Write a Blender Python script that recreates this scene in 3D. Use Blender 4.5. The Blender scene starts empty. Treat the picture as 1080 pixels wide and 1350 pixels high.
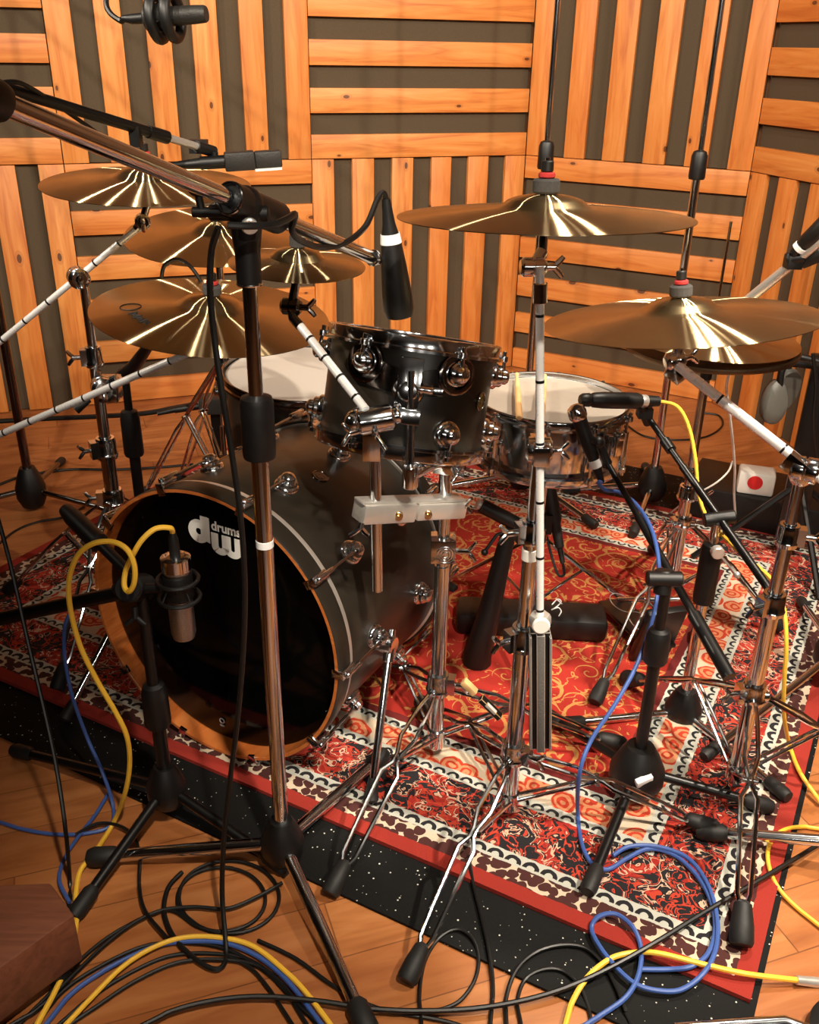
import bpy, bmesh, math, random
from mathutils import Vector as V, Matrix as MX, Quaternion
random.seed(7)
sc = bpy.context.scene
COL = sc.collection
PI = math.pi

# ------------------------------------------------------------------ camera
F, PITCH, ROLL, H = 1241.7, .460332, .018292, 1.315
cp, sp, cr, sr = math.cos(PITCH), math.sin(PITCH), math.cos(ROLL), math.sin(ROLL)
def ray(x, y):
    u, v = x-540, y-675
    a, b = cr*u+sr*v, -sr*u+cr*v
    return V((a/F, cp-b/F*sp, -sp-b/F*cp))
def at(x, y, Y):
    d = ray(x, y); return V((0, 0, H))+d*(Y/d.y)
def on(x, y, z=0.0):
    d = ray(x, y); return V((0, 0, H))+d*((z-H)/d.z)
def hit(x, y, P, n):
    d = ray(x, y); o = V((0, 0, H)); return o+d*((P-o).dot(n)/d.dot(n))
cam = bpy.data.cameras.new('camera'); co = bpy.data.objects.new('camera', cam); COL.objects.link(co)
cam.sensor_fit = 'HORIZONTAL'; cam.sensor_width = 36; cam.lens = 36*F/1080
cam.clip_start = .05
fw, up0, rt0 = V((0, cp, -sp)), V((0, sp, cp)), V((1, 0, 0))
rt, up = rt0*cr+up0*sr, up0*cr-rt0*sr
co.matrix_world = MX(((rt.x, up.x, -fw.x, 0), (rt.y, up.y, -fw.y, 0), (rt.z, up.z, -fw.z, H), (0, 0, 0, 1)))
sc.camera = co
sc.view_settings.view_transform = 'Standard'; sc.view_settings.look = 'None'
sc.view_settings.gamma = 1; sc.view_settings.exposure = 0
sc.view_settings.use_curve_mapping = False

# ------------------------------------------------------------------ materials
def lin(r, g, b):
    f = lambda c: (c/255/12.92 if c/255 <= .04045 else ((c/255+.055)/1.055)**2.4)
    return (f(r), f(g), f(b), 1)
class NT:
    def __init__(s, name):
        s.m = bpy.data.materials.new(name); s.m.use_nodes = True
        s.t = s.m.node_tree; s.b = s.t.nodes['Principled BSDF']
    def n(s, typ, **k):
        o = s.t.nodes.new(typ)
        for a, v in k.items(): setattr(o, a, v)
        return o
    def put(s, sock, v):
        if isinstance(v, bpy.types.NodeSocket): s.t.links.new(v, sock)
        elif v is not None: sock.default_value = v
    def math(s, op, a, b=None, c=None):
        o = s.n('ShaderNodeMath', operation=op)
        s.put(o.inputs[0], a); s.put(o.inputs[1], b)
        if c is not None: s.put(o.inputs[2], c)
        return o.outputs[0]
    def vm(s, op, a, b=None):
        o = s.n('ShaderNodeVectorMath', operation=op)
        s.put(o.inputs[0], a); s.put(o.inputs[1], b)
        return o.outputs['Value'] if op in ('LENGTH', 'DISTANCE', 'DOT_PRODUCT') else o.outputs[0]
    def mix(s, f, a, b, mode='MIX'):
        o = s.n('ShaderNodeMix', data_type='RGBA', blend_type=mode)
        s.put(o.inputs[0], f); s.put(o.inputs[6], a); s.put(o.inputs[7], b)
        return o.outputs[2]
    def coord(s, kind='Object'): return s.n('ShaderNodeTexCoord').outputs[kind]
    def mapping(s, vec, sc=(1, 1, 1), rot=(0, 0, 0), loc=(0, 0, 0)):
        o = s.n('ShaderNodeMapping'); s.put(o.inputs[0], vec)
        o.inputs[1].default_value = loc; o.inputs[2].default_value = rot; o.inputs[3].default_value = sc
        return o.outputs[0]
    def noise(s, vec, scale=5, detail=2, rough=.5, dist=0):
        o = s.n('ShaderNodeTexNoise'); s.put(o.inputs['Vector'], vec)
        o.inputs['Scale'].default_value = scale; o.inputs['Detail'].default_value = detail
        o.inputs['Roughness'].default_value = rough; o.inputs['Distortion'].default_value = dist
        return o
    def vor(s, vec, scale=5, feature='F1', dim='3D', rnd=1):
        o = s.n('ShaderNodeTexVoronoi', feature=feature, voronoi_dimensions=dim); s.put(o.inputs['Vector'], vec)
        o.inputs['Scale'].default_value = scale; o.inputs['Randomness'].default_value = rnd
        return o
    def ramp(s, f, stops, interp='LINEAR'):
        o = s.n('ShaderNodeValToRGB'); o.color_ramp.interpolation = interp
        e = o.color_ramp.elements
        while len(e) < len(stops): e.new(.5)
        for q, (p, c) in zip(e, stops): q.position = p; q.color = c
        s.put(o.inputs[0], f); return o.outputs[0]
    def sep(s, v):
        o = s.n('ShaderNodeSeparateXYZ'); s.put(o.inputs[0], v); return o.outputs
    def comb(s, x=0, y=0, z=0):
        o = s.n('ShaderNodeCombineXYZ')
        for i, q in enumerate((x, y, z)): s.put(o.inputs[i], q)
        return o.outputs[0]
    def bump(s, h, strength=.3, dist=.01):
        o = s.n('ShaderNodeBump'); o.inputs['Strength'].default_value = strength; o.inputs['Distance'].default_value = dist
        s.put(o.inputs['Height'], h); s.t.links.new(o.outputs[0], s.b.inputs['Normal'])
    def set(s, col=None, rough=None, metal=None, **k):
        if col is not None: s.put(s.b.inputs['Base Color'], col)
        if rough is not None: s.put(s.b.inputs['Roughness'], rough)
        if metal is not None: s.put(s.b.inputs['Metallic'], metal)
        for a, v in k.items(): s.put(s.b.inputs[a.replace('_', ' ')], v)
        return s.m
def flat(name, col, rough=.5, metal=0, nscale=60, namt=.12, bump=0, **k):
    t = NT(name); c = t.coord()
    nz = t.noise(c, nscale, 3).outputs[0]
    dark = tuple(q*(1-namt) for q in col[:3])+(1,); lite = tuple(min(1, q*(1+namt)) for q in col[:3])+(1,)
    m = t.set(t.mix(nz, dark, lite), t.math('ADD', t.math('MULTIPLY', nz, .1), rough-.05), metal, **k)
    if bump: t.bump(nz, bump, .002)
    return m
M = {}
M['whitened_chrome'] = flat('whitened_chrome', (.95, .94, .92, 1), .28, .35, 40, .03)  # boom-arm chrome, its white reflections put into the base colour
M['chrome'] = flat('chrome', (.70, .73, .76, 1), .12, 1, 8, .04)
M['satin_metal'] = flat('satin_metal', (.74, .71, .66, 1), .30, .7, 40, .06)
M['dark_chrome'] = flat('dark_chrome', (.22, .20, .19, 1), .14, 1, 8, .05)
M['black_metal'] = flat('black_metal', lin(13, 12, 12), .34, 0, 30, .15)
M['black_plastic'] = flat('black_plastic', lin(13, 12, 12), .45, 0, 80, .15)
M['rubber'] = flat('rubber', lin(24, 23, 22), .6, 0, 120, .15, .2)
M['foam_grey'] = flat('foam_grey', lin(88, 84, 80), .95, 0, 300, .3, .4)
M['foam_dark'] = flat('foam_dark', lin(58, 56, 55), .95, 0, 300, .3, .4)
M['felt_red'] = flat('felt_red', lin(170, 40, 38), .9, 0, 200, .2, .3)
M['black_cable'] = flat('black_cable', lin(15, 14, 13), .42, 0, 40, .1)
M['yellow_cable'] = flat('yellow_cable', lin(248, 194, 62), .45, 0, 40, .06)
M['blue_cable'] = flat('blue_cable', lin(62, 92, 160), .45, 0, 40, .08)
M['white_cable'] = flat('white_cable', lin(225, 220, 210), .5, 0, 40, .05)
M['white_plastic'] = flat('white_plastic', lin(232, 228, 220), .45, 0, 40, .04)
M['white_label'] = flat('white_label', lin(236, 236, 236), .6, 0, 200, .04)
M['ink'] = flat('ink', lin(40, 40, 60), .7, 0, 100, .1)
M['red_print'] = flat('red_print', lin(215, 35, 35), .5, 0, 40, .05)
M['coated_head'] = flat('coated_head', lin(200, 192, 182), .6, 0, 160, .04, .1)
M['shaded_head'] = flat('shaded_head', lin(152, 141, 129), .6, 0, 60, .08, .1)  # snare's coated head, with the cymbal's shade put into its colour
M['logo_white'] = flat('logo_white', lin(240, 238, 232), .5, 0, 60, .03)
M['stick_wood'] = flat('stick_wood', lin(222, 178, 122), .45, 0, 20, .12)
M['grey_plastic'] = flat('grey_plastic', lin(84, 82, 76), .5, 0, 60, .08)
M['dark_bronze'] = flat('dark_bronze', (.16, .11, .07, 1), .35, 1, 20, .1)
M['brass'] = flat('brass', (.75, .55, .28, 1), .25, 1, 20, .08)
M['mic_grille'] = flat('mic_grille', (.55, .52, .48, 1), .4, 1, 600, .5, .6)
M['mic_silver'] = flat('mic_silver', (.50, .49, .47, 1), .33, 1, 500, .35, .4)
M['mic_dark'] = flat('mic_dark', lin(48, 46, 44), .5, .4, 400, .3, .3)
M['black_head'] = flat('black_head', lin(5, 5, 5), .10, 0, 4, .1, Specular_IOR_Level=.18)
M['plinth'] = None

def wood_pine():
    t = NT('pine_slats'); o = t.coord(); inf = t.n('ShaderNodeObjectInfo')
    x, y, z = t.sep(o)[:3]
    idx = t.math('FLOOR', t.math('DIVIDE', z, .1641))
    rnd = t.n('ShaderNodeTexWhiteNoise', noise_dimensions='2D')
    t.put(rnd.inputs[0], t.comb(idx, inf.outputs['Random'], 0))
    rv = rnd.outputs[0]
    off = t.math('MULTIPLY', rv, 37.0)
    vec = t.comb(t.math('ADD', x, off), t.math('MULTIPLY', y, 1), t.math('ADD', z, off))
    g = t.noise(t.mapping(vec, (1.4, 6, 15)), 2.2, 4, .55, 1.1)
    g2 = t.noise(t.mapping(vec, (3, 30, 70)), 2.2, 3, .6, .3)
    c = t.ramp(g.outputs[0], [(.28, lin(186, 102, 46)), (.48, lin(222, 142, 68)), (.70, lin(236, 166, 92))])
    c = t.mix(t.math('MULTIPLY', g2.outputs[0], .35), c, lin(192, 104, 42))
    c = t.mix(t.math('MULTIPLY', rv, .45), c, lin(206, 112, 46))
    # knots
    kv = t.vor(t.comb(t.math('MULTIPLY', t.math('ADD', x, off), 3.2), t.math('MULTIPLY', t.math('ADD', z, off), 6.4), 0), 1.0, 'F1', '2D', 1)
    kd = kv.outputs['Distance']; kr = t.sep(kv.outputs['Color'])[0]
    lim = t.math('MULTIPLY', t.math('GREATER_THAN', kr, .45), t.math('ADD', .022, t.math('MULTIPLY', t.sep(kv.outputs['Color'])[1], .034)))
    k = t.math('MULTIPLY', t.math('LESS_THAN', kd, lim), .82)
    halo = t.math('MULTIPLY', t.math('LESS_THAN', kd, t.math('MULTIPLY', lim, 1.9)), .3)
    c = t.mix(halo, c, lin(160, 84, 36)); c = t.mix(k, c, lin(62, 28, 14))
    t.bump(g2.outputs[0], .08, .002)
    return t.set(c, .5, 0)
M['pine'] = wood_pine()
M['felt'] = flat('acoustic_felt', lin(80, 66, 48), .92, 0, 220, .18, .25)
M['wall_wood'] = flat('wall_board', lin(120, 78, 44), .7, 0, 12, .2)
M['wall_dark'] = flat('wall_dark_board', lin(44, 40, 36), .8, 0, 12, .2)
M['ceiling'] = flat('ceiling_board', lin(70, 66, 62), .85, 0, 12, .1)

def wood_floor():
    t = NT('floor_boards'); o = t.mapping(t.coord(), rot=(0, 0, -.34))
    x, y, z = t.sep(o)[:3]
    row = t.math('FLOOR', t.math('DIVIDE', y, .112))
    w1 = t.n('ShaderNodeTexWhiteNoise', noise_dimensions='1D'); t.put(w1.inputs['W'], row)
    xs = t.math('ADD', x, t.math('MULTIPLY', w1.outputs[0], 3.1))
    colm = t.math('FLOOR', t.math('DIVIDE', xs, .92))
    w2 = t.n('ShaderNodeTexWhiteNoise', noise_dimensions='2D'); t.put(w2.inputs[0], t.comb(row, colm, 0))
    rv = w2.outputs[0]
    vec = t.comb(t.math('ADD', x, t.math('MULTIPLY', rv, 9)), y, t.math('MULTIPLY', rv, 31))
    g = t.noise(t.mapping(vec, (2, 14, 1)), 2.0, 4, .55, .9)
    c = t.ramp(g.outputs[0], [(.28, lin(146, 84, 42)), (.5, lin(178, 112, 62)), (.74, lin(196, 132, 80))])
    c = t.mix(t.math('MULTIPLY', rv, .45), c, lin(150, 84, 44))
    fy = t.math('FRACT', t.math('DIVIDE', y, .112)); fx = t.math('FRACT', t.math('DIVIDE', xs, .92))
    seam = t.math('MAXIMUM', t.math('LESS_THAN', fy, .02), t.math('LESS_THAN', fx, .003))
    c = t.mix(t.math('MULTIPLY', seam, .6), c, lin(70, 36, 18))
    sct = t.noise(t.mapping(o, (1, 1, 1)), 90, 3)
    t.bump(t.math('SUBTRACT', g.outputs[0], t.math('MULTIPLY', seam, .6)), .1, .002)
    return t.set(c, t.math('ADD', t.math('MULTIPLY', sct.outputs[0], .2), .25), 0)
M['floor'] = wood_floor()

def wood_plain(name, c0, c1, c2, rough=.35, axis=(1, 12, 12)):
    t = NT(name); g = t.noise(t.mapping(t.coord(), axis), 3, 4, .6, .8)
    t.bump(g.outputs[0], .06, .002)
    return t.set(t.ramp(g.outputs[0], [(.3, c0), (.5, c1), (.7, c2)]), rough, 0)
M['ebony'] = wood_plain('ebony_satin', lin(32, 28, 22), lin(39, 34, 27), lin(48, 41, 33), .33, (1.5, 4, 4))
M['maple'] = wood_plain('maple_hoop', lin(176, 92, 40), lin(198, 110, 52), lin(210, 128, 66), .32, (4, 4, 30))
M['plinth'] = wood_plain('brown_board', lin(104, 60, 40), lin(122, 72, 50), lin(134, 82, 58), .5, (2, 20, 20))

def mat_rubber():
    t = NT('speckled_rubber'); o = t.coord()
    v = t.vor(o, 150, 'F1', '3D'); s = t.sep(v.outputs['Color'])
    sp_ = t.math('MULTIPLY', t.math('LESS_THAN', v.outputs['Distance'], t.math('MULTIPLY', s[1], .26)), t.math('GREATER_THAN', s[0], .72))
    nz = t.noise(o, 250, 2).outputs[0]
    base = t.mix(nz, lin(7, 7, 6), lin(15, 14, 13))
    t.bump(nz, .3, .002)
    return t.set(t.mix(sp_, base, lin(200, 198, 186)), .75, 0, Specular_IOR_Level=.2)
M['mat'] = mat_rubber()

RL, RW = 2.06, 1.65
def rug_mat():
    t = NT('persian_rug_pile'); o = t.coord(); x, y, z = t.sep(o)[:3]
    mth = t.math
    wob = mth('MULTIPLY', mth('SUBTRACT', t.noise(o, 70, 2).outputs[0], .5), .006)
    dx = mth('MINIMUM', x, mth('SUBTRACT', RL, x)); dy = mth('MINIMUM', y, mth('SUBTRACT', RW, y))
    d0 = mth('MINIMUM', dx, dy); d = mth('ADD', d0, wob)
    isx = mth('LESS_THAN', dy, dx)
    s = mth('ADD', mth('MULTIPLY', x, isx), mth('MULTIPLY', y, mth('SUBTRACT', 1, isx)))
    v2 = t.comb(x, y, 0)
    cream, white = lin(226, 205, 178), lin(206, 206, 194)
    black, brown = lin(26, 26, 30), lin(76, 34, 30)
    red, dred, gold = lin(172, 36, 24), lin(112, 24, 20), lin(214, 154, 84)
    flm = lin(206, 66, 42)
    nv = t.noise(v2, 24, 2).outputs['Color']
    wsc = t.n('ShaderNodeVectorMath', operation='SCALE'); t.put(wsc.inputs[0], t.vm('SUBTRACT', nv, (.5, .5, .5))); wsc.inputs['Scale'].default_value = .022
    wv = t.vm('ADD', v2, wsc.outputs[0])
    # leopard band
    lp = t.vor(wv, 52, 'F1', '2D', .8).outputs['Distance']
    leo = t.mix(mth('LESS_THAN', mth('ADD', lp, mth('MULTIPLY', wob, 20)), .54), cream, brown)
    # scallop band function
    def scallop(dc, per, r, w, bg):
        u = mth('SUBTRACT', mth('MODULO', s, per), per/2); vv = mth('SUBTRACT', d, dc)
        rr = mth('SQRT', mth('ADD', mth('MULTIPLY', u, u), mth('MULTIPLY', vv, vv)))
        ring = mth('MULTIPLY', mth('LESS_THAN', mth('ABSOLUTE', mth('SUBTRACT', rr, r)), w), mth('GREATER_THAN', vv, -.001))
        dot = mth('MULTIPLY', mth('LESS_THAN', rr, r*.3), 0.3)
        return t.mix(ring, bg, black)
    # red flowers on black
    nA = t.noise(v2, 9.5, 2, .55, 1.3).outputs[0]; nB = t.noise(t.mapping(v2, loc=(4, 7, 0)), 15, 2, .55, 1.8).outputs[0]
    nC = t.noise(t.mapping(v2, loc=(9, 2, 0)), 21, 2, .5, 2.2).outputs[0]
    fl = t.mix(mth('GREATER_THAN', nA, .52), black, red)
    fl = t.mix(mth('LESS_THAN', mth('ABSOLUTE', mth('SUBTRACT', nB, .52)), .030), fl, black)
    fl = t.mix(mth('LESS_THAN', mth('ABSOLUTE', mth('SUBTRACT', nC, .46)), .028), fl, flm)
    fl = t.mix(mth('MULTIPLY', mth('LESS_THAN', mth('ABSOLUTE', mth('SUBTRACT', nC, .56)), .022), mth('GREATER_THAN', nA, .42)), fl, lin(236, 190, 160))
    # roses on cream
    rv = t.vor(wv, 21, 'F1', '2D', .8)
    rd = rv.outputs['Distance']
    rings = mth('LESS_THAN', mth('FRACT', mth('ADD', mth('MULTIPLY', rd, 3.6), nB)), .45)
    rose = t.mix(mth('LESS_THAN', rd, .56), cream, t.mix(rings, lin(232, 150, 104), lin(206, 62, 34)))
    # field with golden scrolls
    def scroll(sc_, turns, rmax, loc):
        vv = t.mapping(v2, loc=loc)
        vo = t.vor(vv, sc_, 'F1', '2D', .75)
        dl = t.vm('SUBTRACT', vv, vo.outputs['Position'])
        a, b, _ = t.sep(dl)[:3]
        ang = mth('DIVIDE', mth('ARCTAN2', b, a), 2*PI)
        rr = t.vm('LENGTH', dl)
        ph = mth('FRACT', mth('ADD', mth('ADD', mth('MULTIPLY', rr, turns), ang), mth('MULTIPLY', nB, .35)))
        return mth('MULTIPLY', mth('LESS_THAN', mth('ABSOLUTE', mth('SUBTRACT', ph, .5)), .085), mth('LESS_THAN', rr, rmax))
    s1 = scroll(6.0, 22, .070, (0, 0, 0)); s2 = scroll(11, 42, .032, (3, 1, 0))
    ln = mth('MULTIPLY', mth('LESS_THAN', mth('ABSOLUTE', mth('SUBTRACT', nA, .5)), .012), mth('GREATER_THAN', nC, .44))
    bl = mth('MULTIPLY', mth('GREATER_THAN', nC, .63), mth('GREATER_THAN', nA, .52))
    fd = t.mix(t.noise(v2, 4, 2).outputs[0], lin(160, 28, 18), lin(196, 46, 28))
    fd = t.mix(mth('MULTIPLY', mth('MAXIMUM', mth('MAXIMUM', s1, s2), mth('MAXIMUM', ln, bl)), .85), fd, gold)
    c = t.mix(mth('GREATER_THAN', d, .030), lin(166, 44, 30), leo)
    c = t.mix(mth('GREATER_THAN', d, .066), c, scallop(.073, .034, .0115, .0042, white))
    c = t.mix(mth('GREATER_THAN', d, .093), c, fl)
    c = t.mix(mth('GREATER_THAN', d, .210), c, scallop(.217, .030, .010, .0032, white))
    c = t.mix(mth('GREATER_THAN', d, .236), c, rose)
    c = t.mix(mth('GREATER_THAN', d, .292), c, scallop(.299, .030, .010, .0032, white))
    c = t.mix(mth('GREATER_THAN', d, .316), c, dred)
    c = t.mix(mth('GREATER_THAN', d, .336), c, fd)
    fine = t.noise(o, 700, 2).outputs[0]
    c = t.mix(mth('MULTIPLY', fine, .35), c, lin(30, 12, 8))
    t.bump(fine, .5, .003)
    return t.set(c, .95, 0)
M['rug'] = rug_mat()

def cymbal_mat():
    t = NT('lathed_bronze'); o = t.coord(); x, y, z = t.sep(o)[:3]
    rr = t.math('SQRT', t.math('ADD', t.math('MULTIPLY', x, x), t.math('MULTIPLY', y, y)))
    w = t.noise(t.comb(t.math('MULTIPLY', rr, 1), 0, 0), 420, 3, .7).outputs[0]
    b = t.noise(o, 9, 3, .6).outputs[0]
    c = t.mix(b, (.66, .50, .27, 1), (.86, .68, .40, 1))
    c = t.mix(t.math('MULTIPLY', w, .25), c, (.44, .28, .12, 1))
    tg = t.n('ShaderNodeTangent', direction_type='RADIAL', axis='Z')
    gl = t.n('ShaderNodeBsdfAnisotropic', distribution='GGX')
    gl.inputs['Roughness'].default_value = .285; gl.inputs['Anisotropy'].default_value = .885; gl.inputs['Rotation'].default_value = 0
    t.t.links.new(tg.outputs[0], gl.inputs['Tangent']); t.put(gl.inputs['Color'], c)
    ham = t.noise(o, 26, 2).outputs[0]
    bm_ = t.n('ShaderNodeBump'); bm_.inputs['Strength'].default_value = .08; bm_.inputs['Distance'].default_value = .003
    t.put(bm_.inputs['Height'], t.math('ADD', t.math('MULTIPLY', w, .4), t.math('MULTIPLY', ham, .5))); t.t.links.new(bm_.outputs[0], gl.inputs['Normal'])
    mxs = t.n('ShaderNodeMixShader'); mxs.inputs[0].default_value = .32
    t.set(c, .30, 1); t.t.links.new(gl.outputs[0], mxs.inputs[1]); t.t.links.new(t.b.outputs[0], mxs.inputs[2])
    t.t.links.new(mxs.outputs[0], t.t.nodes['Material Output'].inputs[0])
    return t.m
M['bronze'] = cymbal_mat()

# ------------------------------------------------------------------ mesh builder
INV = {}
def spline(pts, per=6):
    pts = [V(p) for p in pts]; n = len(pts)
    if n < 3: return pts
    out = []
    for i in range(n-1):
        p0, p1, p2, p3 = pts[max(i-1, 0)], pts[i], pts[i+1], pts[min(i+2, n-1)]
        for k in range(per):
            u = k/per
            out.append(.5*((2*p1)+(p2-p0)*u+(2*p0-5*p1+4*p2-p3)*u*u+(3*p1-p0-3*p2+p3)*u**3))
    out.append(pts[-1]); return out
def frame(ax):
    ax = V(ax).normalized()
    t = V((0, 0, 1)) if abs(ax.z) < .9 else V((0, 1, 0))
    x = t.cross(ax).normalized(); return x, ax.cross(x), ax
class B:
    def __init__(s): s.v, s.f, s.mi, s.cur = [], [], [], 0
    def use(s, i): s.cur = i; return s
    def add(s, vs, fs):
        o = len(s.v); s.v += [V(q) for q in vs]
        s.f += [tuple(i+o for i in f) for f in fs]; s.mi += [s.cur]*len(fs); return s
    def tube(s, pts, r, seg=10, cap=True):
        pts = [V(p) for p in pts]; n = len(pts)
        rs = r if isinstance(r, (list, tuple)) else [r]*n
        tang = []
        for i in range(n):
            a, b = pts[max(i-1, 0)], pts[min(i+1, n-1)]
            d = (b-a); tang.append(d.normalized() if d.length > 1e-9 else V((0, 0, 1)))
        x, _, _ = frame(tang[0]); vs = []; fs = []
        for i in range(n):
            x = (x-tang[i]*x.dot(tang[i])).normalized(); y = tang[i].cross(x)
            for k in range(seg):
                a = 2*PI*k/seg; vs.append(pts[i]+(x*math.cos(a)+y*math.sin(a))*rs[i])
        for i in range(n-1):
            for k in range(seg):
                fs.append((i*seg+k, i*seg+(k+1) % seg, (i+1)*seg+(k+1) % seg, (i+1)*seg+k))
        if cap:
            fs.append(tuple(range(seg))[::-1]); fs.append(tuple((n-1)*seg+k for k in range(seg)))
        return s.add(vs, fs)
    def lathe(s, prof, o=(0, 0, 0), ax=(0, 0, 1), seg=32, closed=False):
        x, y, z = frame(ax); o = V(o); vs = []; fs = []; n = len(prof)
        for r, h in prof:
            for k in range(seg):
                a = 2*PI*k/seg; vs.append(o+z*h+(x*math.cos(a)+y*math.sin(a))*r)
        for i in range(n if closed else n-1):
            j = (i+1) % n
            for k in range(seg):
                fs.append((i*seg+k, i*seg+(k+1) % seg, j*seg+(k+1) % seg, j*seg+k))
        return s.add(vs, fs)
    def cyl(s, p0, p1, r, seg=20, ch=.15):
        p0, p1 = V(p0), V(p1); L = (p1-p0).length; c = min(r*ch, L*.3)
        return s.lathe([(0, 0), (r-c, 0), (r, c), (r, L-c), (r-c, L), (0, L)], p0, p1-p0, seg)
    def box(s, c, size, ax=None, ay=None, taper=1.0):
        c = V(c); hx, hy, hz = [q/2 for q in size]
        if ax is None: X, Y, Z = V((1, 0, 0)), V((0, 1, 0)), V((0, 0, 1))
        else:
            X = V(ax).normalized(); Yv = V(ay) if ay is not None else V((0, 0, 1)).cross(X)
            Y = (Yv-X*Yv.dot(X)).normalized(); Z = X.cross(Y)
        vs = []
        for k in (-1, 1):
            tt = taper if k > 0 else 1
            for a, b in ((-1, -1), (1, -1), (1, 1), (-1, 1)): vs.append(c+X*hx*a*tt+Y*hy*b*tt+Z*hz*k)
        return s.add(vs, [(3, 2, 1, 0), (4, 5, 6, 7), (0, 1, 5, 4), (1, 2, 6, 5), (2, 3, 7, 6), (3, 0, 4, 7)])
    def ball(s, c, r, seg=16, rings=10, sc=(1, 1, 1)):
        c = V(c); vs = []; fs = []
        for i in range(rings+1):
            p = PI*i/rings
            for k in range(seg):
                a = 2*PI*k/seg; vs.append(c+V((math.sin(p)*math.cos(a)*sc[0], math.sin(p)*math.sin(a)*sc[1], math.cos(p)*sc[2]))*r)
        for i in range(rings):
            for k in range(seg): fs.append((i*seg+k, (i+1)*seg+k, (i+1)*seg+(k+1) % seg, i*seg+(k+1) % seg))
        return s.add(vs, fs)
    def ring(s, c, ax, R, r, seg=40, sub=8):
        return s.lathe([(R+r*math.cos(2*PI*k/sub), r*math.sin(2*PI*k/sub)) for k in range(sub)], c, ax, seg, True)
    def prism(s, poly, z0, z1):
        n = len(poly)
        vs = [(p[0], p[1], z0) for p in poly]+[(p[0], p[1], z1) for p in poly]
        return s.add(vs, [tuple(range(n))[::-1], tuple(range(n, 2*n))]+[(i, (i+1) % n, n+(i+1) % n, n+i) for i in range(n)])
    def done(s, name, mats, parent=None, T=None, root=None, bevel=0, ang=38):
        """T: builder coords -> world.  root: matrix for a top-level mesh (verts stay local to it)."""
        if not isinstance(mats, (list, tuple)): mats = [mats]
        me = bpy.data.meshes.new(name)
        inv = INV[parent] if parent else (MX() if root is None else None)
        K = MX()
        if root is None:
            if T is not None: K = T
            K = (inv @ K)
        me.from_pydata([tuple(K @ q) for q in s.v], [], s.f)
        for m in mats: me.materials.append(m if not isinstance(m, str) else M[m])
        me.polygons.foreach_set('material_index', s.mi)
        bm = bmesh.new(); bm.from_mesh(me)
        bmesh.ops.remove_doubles(bm, verts=bm.verts, dist=1e-6)
        bmesh.ops.recalc_face_normals(bm, faces=bm.faces)
        if bevel:
            es = [e for e in bm.edges if len(e.link_faces) == 2 and e.calc_face_angle(0) > .6]
            bmesh.ops.bevel(bm, geom=es, offset=bevel, segments=2, affect='EDGES', profile=.5, clamp_overlap=True)
        bm.to_mesh(me); bm.free()
        me.polygons.foreach_set('use_smooth', [True]*len(me.polygons))
        try: me.set_sharp_from_angle(angle=math.radians(ang))
        except Exception: pass
        o = bpy.data.objects.new(name, me); COL.objects.link(o)
        if parent: o.parent = parent; INV[o] = INV[parent]
        elif root is not None: o.matrix_world = root; INV[o] = root.inverted()
        else: INV[o] = MX()
        return o
def tag(o, label, cat, group=None):
    o['label'] = label; o['category'] = cat
    if group: o['group'] = group
    return o
def thing(name, loc, label, cat, group=None):
    o = bpy.data.objects.new(name, None); COL.objects.link(o); o.location = V(loc); o.empty_display_size = .05
    INV[o] = MX.Translation(-V(loc)); return tag(o, label, cat, group)
def origin(o, p):
    """move the origin of a top-level mesh to p without moving the mesh"""
    p = V(p); o.data.transform(MX.Translation(-p)); o.location = p; INV[o] = MX.Translation(-p)
def struct(b, name, m, **k):
    o = b.done(name, m, **k); o['kind'] = 'structure'; return o
def basis(o, z, xhint=(1, 0, 0)):
    z = V(z).normalized(); x = V(xhint); x = (x-z*x.dot(z)).normalized(); y = z.cross(x); o = V(o)
    return MX(((x.x, y.x, z.x, o.x), (x.y, y.y, z.y, o.y), (x.z, y.z, z.z, o.z), (0, 0, 0, 1)))

# ------------------------------------------------------------------ room
W = .91
aA, a4, aC = math.radians(19.28), math.radians(-28.93), math.radians(-71.16)
A2 = V((-.4036, 3.8691, 0)); dA = V((math.cos(aA), math.sin(aA), 0)); d4 = V((math.cos(a4), math.sin(a4), 0)); dC = V((math.cos(aC), math.sin(aC), 0))
A3 = A2+dA*W; A4 = A3+d4*W
CH = 2.85
def wallslab(name, p, q, m, th=.08, off=.045):
    d = (q-p).normalized(); n = V((-d.y, d.x, 0))
    c = (p+q)/2+n*(off+th/2)
    return struct(B().box(c+V((0, 0, CH/2)), ((q-p).length+.12, th, CH), d), name, m)
AL = A2-dA*3.4; CR = A4+dC*6.6
wallslab('wall_back', AL, A3, 'wall_wood'); wallslab('wall_corner', A3, A4, 'wall_wood'); wallslab('wall_right', A4, CR, 'wall_wood')
FY = CR.y
wallslab('wall_front', V((CR.x, FY, 0)), V((AL.x, FY, 0)), 'wall_dark'); wallslab('wall_left', V((AL.x, FY, 0)), AL, 'wall_dark')
poly = [AL-dA*.1+V((0, .1, 0)), A3+V((.02, .1, 0)), A4+V((.1, .08, 0)), CR+V((.1, -.1, 0)), V((AL.x-.1, FY-.1, 0))][::-1]
struct(B().prism([(p.x, p.y) for p in poly], -.06, 0), 'floor', 'floor')
struct(B().prism([(p.x, p.y) for p in poly], CH, CH+.06), 'ceiling', 'ceiling')
PW, PG = .0987*W, .0816*W
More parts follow.
